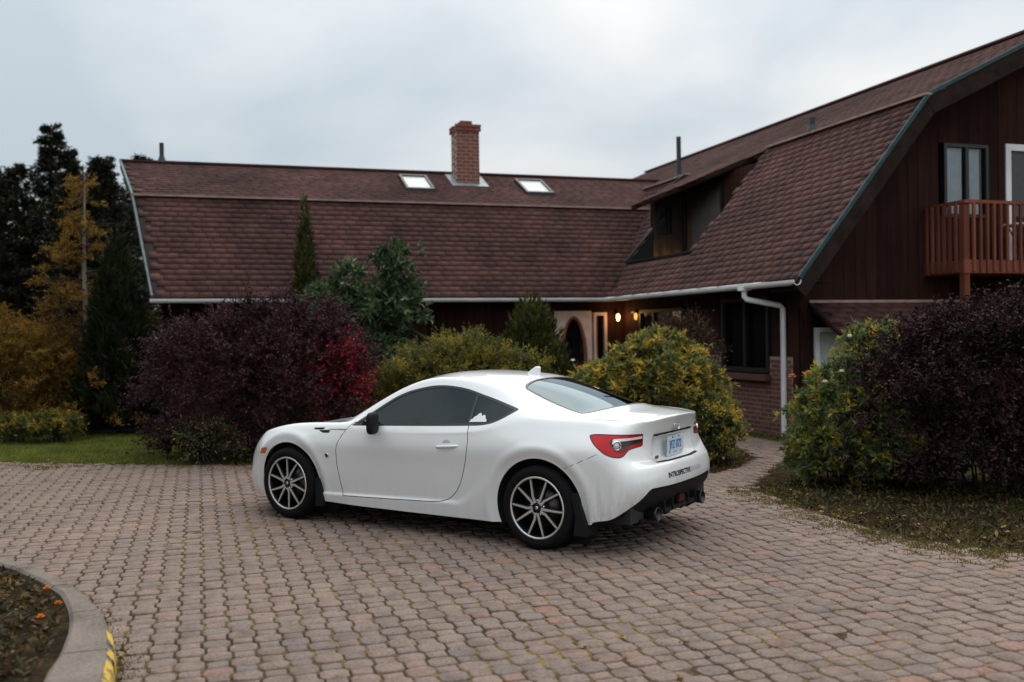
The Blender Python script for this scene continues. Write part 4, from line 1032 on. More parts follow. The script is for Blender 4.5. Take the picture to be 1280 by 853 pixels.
# seams
seams = [(sz, [(2.79, .611), (2.905, .659), (3.066, .735)], lambda M: M[0][:, 1] > .6, .0026),
         (sy, [(2.82, .60), (2.95, .612), (3.08, .60), (3.16, .570), (3.215, .535)], lambda M: (M[0][:, 2] > .88), .0026),
         (yz, [(.527, .765), (.46, .70), (.40, .655), (.385, .637), (.2, .634), (-.1, .634)], lambda M: M[0][:, 0] > 3.2, .003),
         (sy, [(-.55, .56), (-.3, .585), (0, .61), (.3, .635), (.52, .66)], lambda M: (M[0][:, 2] > .6) & (M[0][:, 0] < .56), .0026),
         (sz, [(.45, .802), (.66, .806)], lambda M: M[0][:, 1] > .6, .003),
         (sz, [(.62, .25), (.632, .15)], lambda M: M[0][:, 1] > .6, .0022)]
for pr, pts, okf, wd in seams:
    F = far_if(dline(pr(B), pts)-wd, ~okf(B)); g_, B = clip(B, F)
    if len(g_[2]): gaps.append(g_)
from mathutils.bvhtree import BVHTree
_bv = BVHTree.FromPolygons([tuple(v) for v in V], [tuple(t_) for t_ in T])
body = put('body', both(B), m_paint)
for g_ in gaps:
    if len(g_[2]):
        for q_ in (g_, mirror(g_)): put('panel_gap', shift(q_, -.007), m_gap, body)
for nm, sgm in (('left', lambda M: M), ('right', mirror)):
    d = put('door', sgm(Door), m_paint)
    put('window_trim', shift(sgm(Gtrim), -.001), m_blk, d)
    put('pane', shift(sgm(Gd), -.005), m_cglass, d)
    put('quarter_window', shift(sgm(Gq), -.004), m_cglass)
    t = put('tail_light', sgm(Lred), m_red)
    put('lens_edge', sgm(Ledge), m_dkred, t); put('smoked_lens', sgm(Lblk), m_lampblk, t); put('light_bar', sgm(Lbar), m_lampwht, t); put('dark_lens', sgm(Ldk), m_dkred, t)
    k = 1 if nm == 'left' else -1
    m = MB(); c = (3.165, .74)
    # reversing lamp: chrome ring and clear bowl facing back and out
    for prof, mt, nm2 in (([(.034, -.012), (.036, .004), (.030, .008), (.026, .0)], m_chrome, 'lamp_ring'), ([(.0, .004), (.018, .002), (.026, -.006)], m_lampwht, 'reversing_lamp')):
        m = MB(); m.lathe(prof, 24, 'y'); o = m.build(nm2, mt, t, fix=False)
        hq = _bv.ray_cast(Vector((3.185+.6, .757+.6, .788)), Vector((-1, -1, 0)))[0]
        o.location = l1(hq.x-.002, k*(hq.y-.002), .788); o.rotation_euler = (0, 0, (math.radians(52) if k > 0 else math.radians(128)))
    put('headlight', sgm(Hd), m_head); put('side_marker', sgm(Mk), m_amber)
put('windscreen', shift(both(Ws), -.004), m_cglass); put('windscreen_trim', both(Wt), m_blk)
put('rear_window', shift(both(Rs), -.004), m_rglass); put('rear_window_trim', both(Rt), m_blk)
put('rear_diffuser', shift(both(Df), -.012), m_blkr); put('lower_grille', shift(both(Gr), -.03), m_blkr)

# diffuser fins, fog lamp, exhausts
m = MB()
for y in (-.30, -.15, .15, .30): m.prism([(3.10, .225), (3.28, .21), (3.345, .26), (3.34, .34), (3.2, .36)], -.007+y, .007+y, lambda a, b_, t: l1(a, t, b_))
m.prism([(3.0, .225), (3.26, .215), (3.335, .25), (3.33, .28), (3.0, .26)], -.34, .34, lambda a, b_, t: l1(a, t, b_))
m.build('diffuser_fins', m_blkr, car)
m = MB(); m.prism([(-.06, .30), (.06, .30), (.04, .35), (-.04, .35)], 3.335, 3.352, lambda a, b_, t: l1(t, a, b_)); m.build('fog_lamp', flat('dull_red_lens', (.05, .005, .006), .4), car)
for k in (1, -1):
    m = MB(); m.lathe([(.050, -.30), (.050, -.02), (.055, .0), (.050, .004), (.044, -.002), (.040, -.06), (0.0, -.10)], 24, 'x'); o = m.build('exhaust_pipe', flat('dark_steel', (.05, .05, .052), .3, metal=.9), car, fix=False)
    o.location = l1(3.345, k*.43, .262); o.rotation_euler = (0, 0, math.pi)
    m = MB(); m.prism([(k*.30, .20), (k*.56, .215), (k*.56, .235), (k*.30, .225)], 3.1, 3.27, lambda a, b_, t: l1(t, a, b_)); m.build('exhaust_shield', m_blkr, car)
# underbody and wheel wells
m = MB(); m.box(1.285-3.1, 1.285+.50, -.62, .62, .17, .22); m.box(1.285-2.15, 1.285-.42, -.79, .79, .165, .2); m.box(1.285-3.25, 1.285-2.9, -.70, .70, .22, .34); m.build('underbody', m_gap, car)
for sc in (0.0, 2.57):
    for k in (1, -1):
        m = MB(); n = 24; V_ = []
        for i in range(n+1):
            a = math.radians(-25)+math.radians(230)*i/n
            for yy in (.52, .775 if sc == 0 else .825): V_.append(l1(sc-.385*math.cos(a), k*yy, .312+.385*math.sin(a)))
        m.add(V_, [(2*i, 2*i+1, 2*i+3, 2*i+2) for i in range(n)], True)
        c = l1(sc, k*.52, .312); m.lathe([(0, k*.52), (.385, k*.52)], 24, 'y', (c[0], 0, .312)); m.build('wheel_well', m_gap, car, fix=False)
# mud flaps
for k in (1, -1):
    m = MB(); m.prism([(2.86, .44), (2.905, .44), (2.985, .205), (2.985, .14), (2.88, .14), (2.895, .28)], k*.70, k*.872, lambda a, b_, t: l1(a, t, b_)); m.build('mud_flap', m_blkr, car)
    m = MB(); m.prism([(.335, .38), (.365, .38), (.425, .19), (.42, .14), (.33, .14)], k*.70, k*.862, lambda a, b_, t: l1(a, t, b_)); m.build('mud_flap', m_blkr, car)

# -- wheels
def wheel(sc, k):
    e = empty('wheel', l1(sc, k*.865, .3125), 0 if k > 0 else math.pi, car)     # +y points outwards
    TW = .215
    m = MB(); pr = [(.222, -.005), (.240, .008), (.270, .013), (.292, .004), (.304, -.012), (.3115, -.030)]
    for g_ in (-.055, -.085, -.115, -.145, -.17): pr += [(.3125, g_+.013), (.3125, g_+.004), (.305, g_+.003), (.305, g_-.003), (.3125, g_-.004)]
    pr += [(.3115, -.185), (.300, -.203), (.24, -.21), (.22, -.20)]
    m.lathe(pr, 64, 'y'); ty = m.build('tyre', m_tyre, e, fix=False)
    m = MB(); m.lathe([(.229, -.004), (.232, .002), (.228, .005), (.216, .002), (.212, -.012), (.205, -.055), (.198, -.19)], 64, 'y'); rm = m.build('rim', m_rimdk, e, fix=False)
    m = MB(); m.lathe([(.2335, .0), (.231, .0075), (.222, .0075), (.217, .001)], 64, 'y'); m.build('rim_lip', m_silver, rm, fix=False)
    m = MB(); m.lathe([(0, -.075), (.15, -.075), (.15, -.083), (0, -.083)], 48, 'y'); m.build('brake_disc', flat('brake_steel', (.10, .095, .09), .4, metal=.9), e, fix=False)
    for i in range(10):
        pair = i//2; sgn = -1 if i % 2 else 1
        ca = math.radians(90+36+72*pair)
        a_in = ca+sgn*math.radians(15); a_mid = ca+sgn*math.radians(9 if sgn > 0 else 13); a_out = ca+sgn*math.radians(17.5)
        P = lambda a, r_, t: Vector((r_*math.cos(a), t, r_*math.sin(a)))
        pts = [P(a_in, .038, .004), P(a_mid if sgn > 0 else a_in, .085, .002), P(a_out, .222, -.001)]
        wd = [.0105, .0085, .0062]
        for nm2, mt, dz, ws, th in (('spoke_back', m_rimdk, -.006, 1.9, .030), ('spoke', m_silver, 0, 1.0, .006)):
            m = MB(); Vv_ = []
            for j, p in enumerate(pts):
                d = (pts[min(j+1, 2)]-pts[max(j-1, 0)]).normalized(); nx = d.cross(Vector((0, 1, 0))).normalized()
                for tt in (dz, dz-th):
                    for sx_ in (-1, 1): Vv_.append(p+nx*sx_*wd[j]*ws+Vector((0, tt, 0)))
            F_ = []
            for j in range(2):
                a = j*4
                F_ += [(a, a+1, a+5, a+4), (a+2, a+6, a+7, a+3), (a, a+4, a+6, a+2), (a+1, a+3, a+7, a+5)]
            F_ += [(0, 2, 3, 1), (8, 9, 11, 10)]
            m.add(Vv_, F_); m.build(nm2, mt, rm)
    m = MB(); m.lathe([(0, .006), (.024, .006), (.030, .002), (.034, -.02), (.05, -.03)], 32, 'y'); m.build('hub_cap', m_rimdk, rm, fix=False)
    m = MB(); m.lathe([(0, .0085), (.012, .0085), (.013, .006)], 24, 'y'); m.build('hub_emblem', m_chrome, rm, fix=False)
    for i in range(5):
        a = math.radians(90+72*i); m = MB(); m.lathe([(0, -.002), (.007, -.002), (.008, -.02)], 10, 'y', (.055*math.cos(a), 0, .055*math.sin(a))); m.build('lug_nut', m_chrome, rm, fix=False)
    m = MB(); m.lathe([(.034, -.022), (.066, -.026), (.07, -.05)], 32, 'y'); m.build('hub', m_rimdk, rm, fix=False)
    return e
for sc in (0.0, 2.57):
    for k in (1, -1):
        e = wheel(sc, k)
        e.rotation_euler = (0, math.radians({0.0: 20, 2.57: -4}[sc]), 0 if k > 0 else math.pi)

# -- mirrors, handles, aerial, emblems
def blob(name, P, R, mat, parent, n=2, sq=2.6, rot=None):
    """rounded box (superellipsoid)"""
    nu, nv = 20, 12; V_ = []
    f = lambda c: math.copysign(abs(c)**(2/sq), c)
    for j in range(nv+1):
        th = -math.pi/2+math.pi*j/nv
        for i in range(nu):
            ph = 2*math.pi*i/nu; V_.append((R[0]*f(math.cos(th))*f(math.cos(ph)), R[1]*f(math.cos(th))*f(math.sin(ph)), R[2]*f(math.sin(th))))
    F_ = [(j*nu+i, j*nu+(i+1) % nu, (j+1)*nu+(i+1) % nu, (j+1)*nu+i) for j in range(nv) for i in range(nu)]
    m = MB(); m.add(V_, F_, True); o = m.build(name, mat, parent, fix=True); o.location = P
    if rot: o.rotation_euler = rot
    return o
for k in (1, -1):
    mo = blob('wing_mirror', l1(1.07, k*.955, .888), (.034, .078, .090), m_blkr, car, sq=3.6, rot=(0, 0, k*.3))
    m = MB(); m.prism([(.90, .86), (1.0, .86), (1.02, .885), (.93, .90)], k*.79, k*.90, lambda a, b_, t: l1(a, t, b_)); m.build('mirror_stalk', m_blk, car)
    h_ = MB(); nn = 14; V_ = []
    for i in range(nn+1):
        t = i/nn; s2 = 1.625+.235*t; z2 = .713+.020*t; bow = .030*math.sin(math.pi*t)**.5; th = .012*(1-.3*abs(2*t-1))
        for a in range(8):
            an = 2*math.pi*a/8; V_.append(l1(s2, k*(.838+bow+.009*math.cos(an)), z2+th*math.sin(an)))
    h_.add(V_, [(i*8+a, i*8+(a+1) % 8, (i+1)*8+(a+1) % 8, (i+1)*8+a) for i in range(nn) for a in range(8)], True); h_.build('door_handle', m_paint, car)
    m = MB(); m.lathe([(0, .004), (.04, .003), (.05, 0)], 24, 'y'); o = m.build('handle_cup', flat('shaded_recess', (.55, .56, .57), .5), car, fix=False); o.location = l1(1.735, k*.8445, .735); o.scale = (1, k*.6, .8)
m = MB()
m.prism([(1.955, 1.245), (2.085, 1.235), (2.09, 1.318), (2.062, 1.325), (2.0, 1.285)], -.022, .022, lambda a, b_, t: l1(a, t, b_)); m.build('shark_fin_aerial', m_paint, car, bevel=.006)

def text_obj(name, body_, size, mat, parent, loc, rot, sx_=1.0, off=0.0, ext=.0006, shear=0.0):
    cu = bpy.data.curves.new(name, 'FONT'); cu.body = body_; cu.size = size; cu.extrude = ext; cu.offset = off; cu.align_x = 'LEFT'; cu.align_y = 'BOTTOM_BASELINE'; cu.shear = shear
    o = bpy.data.objects.new(name, cu); col.objects.link(o)
    me = bpy.data.meshes.new_from_object(o.evaluated_get(bpy.context.evaluated_depsgraph_get())); bpy.data.objects.remove(o)
    me.materials.clear(); me.materials.append(mat)
    o = link(name, me, parent); o.location = loc; o.rotation_euler = rot; o.scale = (sx_, 1, 1); return o
REARROT = (math.pi/2, 0, -math.pi/2)                           # text on the tail, read from behind
m_plate = flat('plate_white', (.60, .66, .70), .4); m_blue = flat('plate_blue', (.03, .20, .50), .5); m_ink = flat('decal_black', (.012, .012, .013), .5); m_ink2 = flat('decal_grey', (.16, .16, .165), .5)
m = MB(); m.box(-.1525, .1525, -.002, .002, -.076, .076); pl = m.build('licence_plate', m_plate, car, bevel=.0015); pl.location = l1(3.300, 0, .728); pl.rotation_euler = (math.radians(-3), 0, math.pi/2)
# plate local: x to the left of the car seen from behind is -y ... text mapped explicitly
tp = text_obj('plate_number', 'JFZ 072', .088, m_blue, pl, (0, 0, 0), (math.pi/2, 0, math.pi), .80, .0016)
bb = [v.co for v in tp.data.vertices]; wx = max(v.x for v in bb); tp.location = (wx*.80/2, .0035, -.022)
for x, w2 in ((.12, .03), (.035, .07), (-.09, .03)):
    m = MB(); m.box(x-w2, x, .0022, .0030, -.060, -.046); m.build('small_print', flat('pale_print', (.28, .40, .52), .5), pl)
for x in (.06, -.06):
    m = MB(); m.lathe([(0, .006), (.006, .005), (.007, .002)], 10, 'y', (x, 0, .064)); m.build('screw', m_ink, pl, fix=False)
def hug(o, axis='s', off=.0015):
    """lay a decal's vertices on the body surface"""
    M_ = Matrix.LocRotScale(o.location, o.rotation_euler, o.scale)
    for v in o.data.vertices:
        p = M_ @ v.co; s0 = 1.285-p.x
        h_ = _bv.ray_cast(Vector((5, p.y, p.z)), Vector((-1, 0, 0))) if axis == 's' else _bv.ray_cast(Vector((s0, 3, p.z)), Vector((0, -1, 0)))
        if h_[0] is not None:
            q = h_[0]; v.co = Vector((1.285-(q.x+off), p.y, p.z)) if axis == 's' else Vector((p.x, q.y+off, p.z))
    o.location = (0, 0, 0); o.rotation_euler = (0, 0, 0); o.scale = (1, 1, 1)
tx = text_obj('decal_text', 'INTROSPECTIVE', .052, m_ink, car, l1(3.3925, .318, .520), REARROT, .70, .0022)
wx = max(v.co.x for v in tx.data.vertices); sc_ = .385/wx; tx.scale = (sc_, 1, 1); tx.rotation_euler = (math.pi/2, 0, -math.pi/2+.028); tx.location = l1(3.392, .318, .519)
tx2 = text_obj('decal_text', 'DESIGN', .050, m_ink2, car, l1(3.396, -.07, .520), REARROT, .70, -.0010)
wx = max(v.co.x for v in tx2.data.vertices); tx2.scale = (.215/wx, 1, 1); tx2.rotation_euler = (math.pi/2, 0, -math.pi/2-.03); tx2.location = l1(3.3985, -.072, .519); hug(tx); hug(tx2)
m = MB(); m.box(-.03, .03, 0, .002, -.012, .012); o = m.build('sticker', flat('sticker_grey_red', (.16, .06, .06), .5, var=.6, scale=90), car); o.location = l1(3.2945, .335, .668); o.rotation_euler = (0, 0, math.pi/2)
# boot emblem: three ovals
def oval_ring(mb, cx, cz, rx, rz, t, n=28):
    V_ = []
    for i in range(n):
        a = 2*math.pi*i/n
        for q in (1, -1):
            for d in (0.0, .005): V_.append((cx+(rx+q*t)*math.cos(a), d, cz+(rz+q*t)*math.sin(a)))
    mb.add(V_, [((4*i+p), (4*i+q), 4*((i+1) % n)+q, 4*((i+1) % n)+p) for i in range(n) for p, q in ((0, 1), (1, 3), (3, 2), (2, 0))], True)
m = MB(); oval_ring(m, 0, 0, .048, .033, .004); oval_ring(m, 0, .012, .031, .013, .0035); oval_ring(m, 0, -.003, .013, .028, .0035)
o = m.build('emblem', m_chrome, car); o.location = l1(3.314, 0, .876); o.rotation_euler = (math.radians(16), 0, math.pi/2)
m = MB(); m.prism([(-.345, .838), (.345, .838), (.335, .824), (-.335, .824)], 3.255, 3.290, lambda a, b_, t: l1(t, a, b_)); m.build('handle_shadow_strip', m_blkr, car)  # dark bar drawn as the shadow line along the boot lip handle
for k in (1, -1):                                              # round badge on the wing
    m = MB(); m.lathe([(0, .005), (.015, .005), (.017, .0)], 20, 'y'); o = m.build('wing_badge', m_ink, car, fix=False); o.location = l1(.475, k*.8645, .585); o.rotation_euler = (0, 0, 0 if k > 0 else math.pi)
    m = MB(); m.lathe([(.0155, .0055), (.019, .005), (.020, 0)], 20, 'y'); m.build('badge_ring', m_chrome, o, fix=False)
# mountain sticker on the quarter window
m = MB(); prof = [(1.905, .915), (1.912, .935), (1.925, .938), (1.938, .957), (1.952, .960), (1.968, .978), (1.982, .986), (1.995, .978), (2.005, .962), (2.02, .972), (2.036, .968), (2.05, .945), (2.063, .94), (2.066, .922)]
ys = lambda z: .838-(z-.84)*.60
m.add([l1(a, ys(b_)+.002, b_) for a, b_ in prof], [tuple(range(len(prof)))]); stk = m.build('window_sticker', flat('white_vinyl_decal', (.72, .74, .76), .6), car, fix=False); hug(stk, 'y', .001)
# interior: dash, seats, wheel, parcel shelf
m_int = flat('dark_interior', (.012, .012, .013), .8)
m = MB(); m.box(1.285-2.75, 1.285-.35, -.70, .70, .30, .55); m.prism([(.45, .86), (.95, .86), (1.02, .80), (1.0, .55), (.45, .55)], -.68, .68, lambda a, b_, t: l1(a, t, b_))
m.prism([(2.30, .88), (2.90, .94), (2.90, .5), (2.2, .5)], -.62, .62, lambda a, b_, t: l1(a, t, b_)); m.build('cabin', m_int, car)
for k in (1, -1):
    m = MB(); m.prism([(1.25, .40), (1.75, .38), (1.98, .98), (1.86, 1.0), (1.66, .56), (1.25, .54)], k*.36-.23, k*.36+.23, lambda a, b_, t: l1(a, t, b_))
    m.prism([(1.90, .96), (1.98, .96), (2.01, 1.10), (1.93, 1.11)], k*.36-.11, k*.36+.11, lambda a, b_, t: l1(a, t, b_)); m.build('seat', m_int, car, bevel=.03)
m = MB(); V_ = []
n = 28
for i in range(n):
    a = 2*math.pi*i/n
    for b2 in range(6):
        c = 2*math.pi*b2/6; rr2 = .18+.013*math.cos(c); V_.append((rr2*math.cos(a), rr2*math.sin(a), .013*math.sin(c)))
m.add(V_, [(i*6+j, ((i+1) % n)*6+j, ((i+1) % n)*6+(j+1) % 6, i*6+(j+1) % 6) for i in range(n) for j in range(6)], True)
m.obox((0, 0, 0), (.17, 0, 0), (0, .02, 0), (0, 0, .01)); m.obox((0, -.08, 0), (.02, 0, 0), (0, .08, 0), (0, 0, .01))
o = m.build('steering_wheel', flat('grey_leather', (.06, .06, .065), .5), car); o.location = l1(1.20, .36, .80); o.rotation_euler = (math.radians(0), math.radians(-65), 0)
# ------------------------------------------------------------------ plants
def unit(v): return v/(np.linalg.norm(v, axis=-1, keepdims=True)+1e-9)
def leaves_mesh(P, D, Nn, L, W, bend=.25):
    """P base points, D leaf direction, Nn face normal, L length, W width: a folded diamond of two triangles each side -> one quad + tip"""
    n = len(P); D = unit(D); S_ = unit(np.cross(D, Nn)); U_ = np.cross(S_, D)
    L = np.broadcast_to(np.asarray(L, float), (n,))[:, None]; W = np.broadcast_to(np.asarray(W, float), (n,))[:, None]
    a = P; b_ = P+D*L*.5+S_*W*.5+U_*L*bend*.12; c = P+D*L+U_*-L*bend*.25; d = P+D*L*.5-S_*W*.5+U_*L*bend*.12
    V = np.stack([a, b_, c, d], 1).reshape(-1, 3); F = np.arange(n*4).reshape(-1, 4); return V, F
def rand_unit(n): return unit(rng.normal(size=(n, 3)))
def stems_mb(paths, r0, r1, n=4):
    m = MB()
    for p in paths:
        k = len(p); m.tube(p, [r0+(r1-r0)*i/(k-1) for i in range(k)], n, False)
    return m
def shrub(name, label, cat, base, blobs, nclump, ntwig, nleaf, twig_len, leaf_len, leaf_w, mat, stem_mat, group=None, up=.35, spread=.55, upright=0.0, core=.55, stem_r=.012, top=None, skirt=.9, tip=0.0, shoots=0, shoot_len=1.0):
    """blobs: ellipsoids (dx, dy, z, rx, ry, rz) round the base. Clumps sit on them, twigs radiate, leaves sit along the twigs."""
    e = tag(empty(name, (base[0], base[1], 0)), label, cat, group)
    vol = np.array([b_[3]*b_[4]+b_[3]*b_[5] for b_ in blobs]); pick = rng.choice(len(blobs), nclump, p=vol/vol.sum())
    Bq = np.array(blobs)[pick]; d = rand_unit(nclump); d[:, 2] = np.where(d[:, 2] < -.3, -d[:, 2], d[:, 2])
    r_ = core+(1-core)*rng.random(nclump)**.6
    C = Bq[:, :3]+d*Bq[:, 3:6]*r_[:, None]; k = C[:, 2] > .04; C, d, Bq = C[k], d[k], Bq[k]
    # a skirt of low clumps so that the bush meets the ground
    ns_ = int(nclump*.28); q_ = rng.choice(len(blobs), ns_, p=vol/vol.sum()); Bs = np.array(blobs)[q_]; a_ = rng.random(ns_)*2*math.pi; rr_ = rng.uniform(.55, .95, ns_)
    Cs = np.c_[Bs[:, 0]+Bs[:, 3]*rr_*np.cos(a_)*skirt, Bs[:, 1]+Bs[:, 4]*rr_*np.sin(a_)*skirt, rng.uniform(.06, .42, ns_)]
    if skirt > 0: C = np.vstack([C, Cs]); d = np.vstack([d, unit(np.c_[np.cos(a_), np.sin(a_), np.full(ns_, .3)])])
    # twigs
    n = len(C); O = np.repeat(C, ntwig, 0); Dd = np.repeat(unit(d*[1, 1, 1]), ntwig, 0)
    Dd = unit(Dd*(1-spread)+rand_unit(len(O))*spread+np.array([0, 0, up])); tl = twig_len*rng.uniform(.5, 1.25, len(O))
    t = rng.random((len(O), nleaf)); t = np.where(rng.random(t.shape) < tip, 1-.22*t, t); P = O[:, None, :]+Dd[:, None, :]*(t*tl[:, None])[..., None]
    droop = np.zeros_like(P); droop[..., 2] = -(t**2)*tl[:, None]*.18; P = (P+droop).reshape(-1, 3)
    LD = unit(np.repeat(Dd, nleaf, 0)*.55+rand_unit(len(P))*.75); Nn = unit(rand_unit(len(P))*.8+np.array([0, 0, .7]))
    k = P[:, 2] > .02; P, LD, Nn = P[k], LD[k], Nn[k]
    if shoots:                                                 # long stray shoots beyond the outline
        out_ = np.argsort(-(np.linalg.norm(C/[1, 1, .8], axis=1)+rng.normal(0, .15, n)))[:max(shoots, 1)*2]; pk = rng.choice(out_, shoots)
        so = C[pk]; sd = unit(d[pk]*.7+rand_unit(shoots)*.35+[0, 0, .55]); sl_ = rng.uniform(.25, .6, shoots)*shoot_len
        tt = np.linspace(.08, 1, 16); PP = so[:, None]+sd[:, None]*(tt*sl_[:, None])[..., None]; PP[..., 2] -= .35*(tt**2)*sl_[:, None]*rng.uniform(.2, 1.2, (shoots, 1))
        sm = MB()
        for row in PP: sm.tube([row[0], row[5], row[10], row[15]], [.005, .004, .003, .0015], 3, False)
        tag(sm.build('shoots', stem_mat, e, fix=False), kind='stuff')
        PP = PP.reshape(-1, 3)+rng.normal(0, .006, (shoots*16, 3)); P = np.vstack([P, PP]); LD = np.vstack([LD, unit(np.repeat(sd, 16, 0)*.5+rand_unit(len(PP))*.8)]); Nn = np.vstack([Nn, unit(rand_unit(len(PP))+[0, 0, .6])])
    V, F = leaves_mesh(P, LD, Nn, leaf_len*rng.uniform(.6, 1.3, len(P)), leaf_w*rng.uniform(.7, 1.25, len(P)))
    tag(link('foliage', mesh_np('foliage', V, F, mat), e), kind='stuff')
    # stems from the base to some of the clumps
    sel = rng.choice(n, min(n, 30), replace=False); paths = []
    for i in sel:
        c = C[i]; b0 = np.array([rng.normal(0, .10)+c[0]*.18, rng.normal(0, .10)+c[1]*.18, -.03]); mid = b0*.5+c*.5+np.array([-c[0]*.12, -c[1]*.12, .12*c[2]])
        paths.append([b0, b0*.75+mid*.25+[0, 0, .05], mid, c])
    o = stems_mb(paths, stem_r, stem_r*.35).build('stems', stem_mat, e, fix=False); tag(o, kind='stuff')
    # fine twigs, a share of them
    ks = rng.choice(len(O), min(len(O), 500), replace=False); m = MB()
    for i in ks: m.tube([O[i], O[i]+Dd[i]*tl[i]*.5, O[i]+Dd[i]*tl[i]*.95+[0, 0, -.1*tl[i]]], [.004, .003, .0015], 3, False)
    tag(m.build('twigs', stem_mat, e, fix=False), kind='stuff')
    return e, C, d
m_bark = flat('dark_bark', (.020, .015, .012), .95, var=.3, scale=20)
m_barkp = flat('pale_bark', (.10, .085, .07), .9, var=.3, scale=14)
m_lf_purple = leafmat('purple_barberry_leaf', [(.044, .016, .024), (.035, .013, .018), (.057, .021, .031), (.030, .013, .015), (.070, .028, .036), (.042, .022, .021)], .22)
m_lf_purple2 = leafmat('dark_barberry_leaf', [(.024, .010, .014), (.018, .008, .010), (.034, .014, .017), (.016, .010, .009), (.044, .022, .018)], .18)
m_lf_red = leafmat('crimson_leaf', [(.36, .022, .045), (.26, .018, .034), (.48, .045, .07), (.10, .013, .022), (.05, .012, .02)], .32)
m_lf_rhodo = leafmat('glossy_green_leaf', [(.060, .10, .050), (.045, .078, .040), (.085, .13, .066), (.12, .165, .085), (.035, .058, .028)], .25, .35)
m_lf_ygreen = leafmat('yellow_green_leaf', [(.07, .082, .030), (.11, .118, .034), (.17, .16, .034), (.24, .20, .036), (.34, .25, .04), (.42, .27, .044)], .45, patch=5)
m_lf_dgreen = leafmat('dark_cedar_leaf', [(.040, .050, .014), (.028, .038, .012), (.055, .060, .016), (.020, .028, .010), (.075, .072, .018)], .15)
m_lf_cedar = leafmat('green_cedar_leaf', [(.020, .028, .011), (.014, .020, .009), (.028, .034, .012), (.011, .015, .008)], .15)
m_lf_azalea = leafmat('autumn_azalea_leaf', [(.085, .115, .052), (.12, .15, .055), (.17, .185, .055), (.23, .225, .055), (.32, .27, .058), (.45, .33, .06), (.62, .42, .065), (.62, .38, .07), (.50, .24, .08)], .45, patch=7)
m_lf_azalea2 = leafmat('green_azalea_leaf', [(.085, .13, .068), (.12, .165, .078), (.16, .20, .07), (.20, .23, .062), (.28, .27, .06), (.40, .32, .06), (.58, .41, .065), (.60, .35, .065)], .45, patch=7)
m_lf_gold = leafmat('golden_larch_needle', [(.24, .135, .022), (.19, .11, .021), (.30, .17, .025), (.12, .08, .02), (.075, .056, .018)], .4)
m_lf_spruce = leafmat('dark_spruce_needle', [(.018, .023, .012), (.013, .017, .010), (.026, .029, .013), (.030, .027, .013)], .1)
m_flower = leafmat('white_petal', [(.75, .74, .70), (.7, .7, .68)], .2); m_oflower = leafmat('orange_petal', [(.52, .17, .05), (.48, .26, .05), (.45, .13, .07)], .25)

shrub('barberry_bush', 'broad purple barberry bush left of the white car', 'bush', (-3.35, 13.25), [(-.35, 0, .95, 1.35, .9, .95), (.55, .1, 1.0, .95, .8, 1.0), (-.9, .3, 1.0, 1.0, .7, .85), (.1, -.35, .7, 1.3, .7, .7), (.1, .2, 1.45, .9, .7, .65)], 470, 10, 13, .36, .042, .024, m_lf_purple, m_bark, up=.35, spread=.5, core=.40, shoots=230, shoot_len=1.15)
shrub('red_bush', 'bright crimson bush between the purple barberry and the car', 'bush', (-2.42, 13.1), [(0.05, 0, 1.0, .32, .30, .55), (.14, .05, .75, .38, .35, .5), (0, 0, 1.35, .18, .2, .3)], 75, 8, 11, .30, .040, .022, m_lf_red, m_bark, up=.2, core=.3, shoots=60, shoot_len=.9)
shrub('rhododendron', 'tall glossy green rhododendron in front of the long roof', 'bush', (-2.55, 16.3), [(0, 0, 1.5, .90, .75, .95), (.62, .1, 2.05, .48, .45, .70), (-.45, 0, 1.85, .55, .5, .60), (.62, 0, 2.75, .30, .3, .38), (-.05, 0, 2.45, .3, .3, .3), (.2, 0, .9, 1.0, .8, .8)], 230, 5, 11, .22, .14, .044, m_lf_rhodo, m_bark, up=.2, spread=.7, core=.55, tip=.85)
shrub('golden_juniper', 'spreading yellow green juniper above the car roof', 'bush', (-.78, 13.7), [(0, 0, .82, 1.05, .7, .58), (.75, .1, .80, .60, .5, .48), (-.75, .1, .58, .65, .5, .48), (.05, 0, 1.15, .45, .4, .34)], 420, 9, 12, .34, .050, .018, m_lf_ygreen, m_bark, up=.45, spread=.45, core=.45, shoots=140, shoot_len=.8)
shrub('azalea_bush', 'autumn azalea bush with orange and yellow leaves behind the car boot', 'bush', (1.68, 12.15), [(.15, 0, .80, .72, .6, .70), (-.55, .1, .62, .6, .5, .50), (.52, -.05, .60, .46, .5, .60), (.15, .1, 1.18, .45, .4, .36), (.4, -.2, .28, .55, .4, .28)], 430, 5, 15, .17, .082, .029, m_lf_azalea, m_bark, up=.3, spread=.55, core=.5, tip=.8, shoots=40, shoot_len=.5)
shrub('azalea_bush', 'low yellowing azalea clump at the path corner', 'bush', (2.45, 11.75), [(0, 0, .38, .32, .32, .38)], 120, 6, 10, .15, .045, .02, m_lf_azalea, m_bark, up=.3, core=.4)
azr = shrub('azalea_bush', 'green and yellow azalea bush right of the white downspout', 'bush', (3.50, 10.25), [(.05, 0, .68, .45, .45, .52), (.38, .12, 1.18, .30, .3, .40), (-.22, -.05, .50, .34, .4, .42), (.35, -.1, .6, .45, .45, .55), (-.1, -.2, .28, .45, .35, .28), (.4, -.3, .3, .45, .4, .3)], 420, 5, 15, .17, .080, .028, m_lf_azalea2, m_bark, up=.3, spread=.55, core=.5, tip=.8, shoots=40, shoot_len=.5)
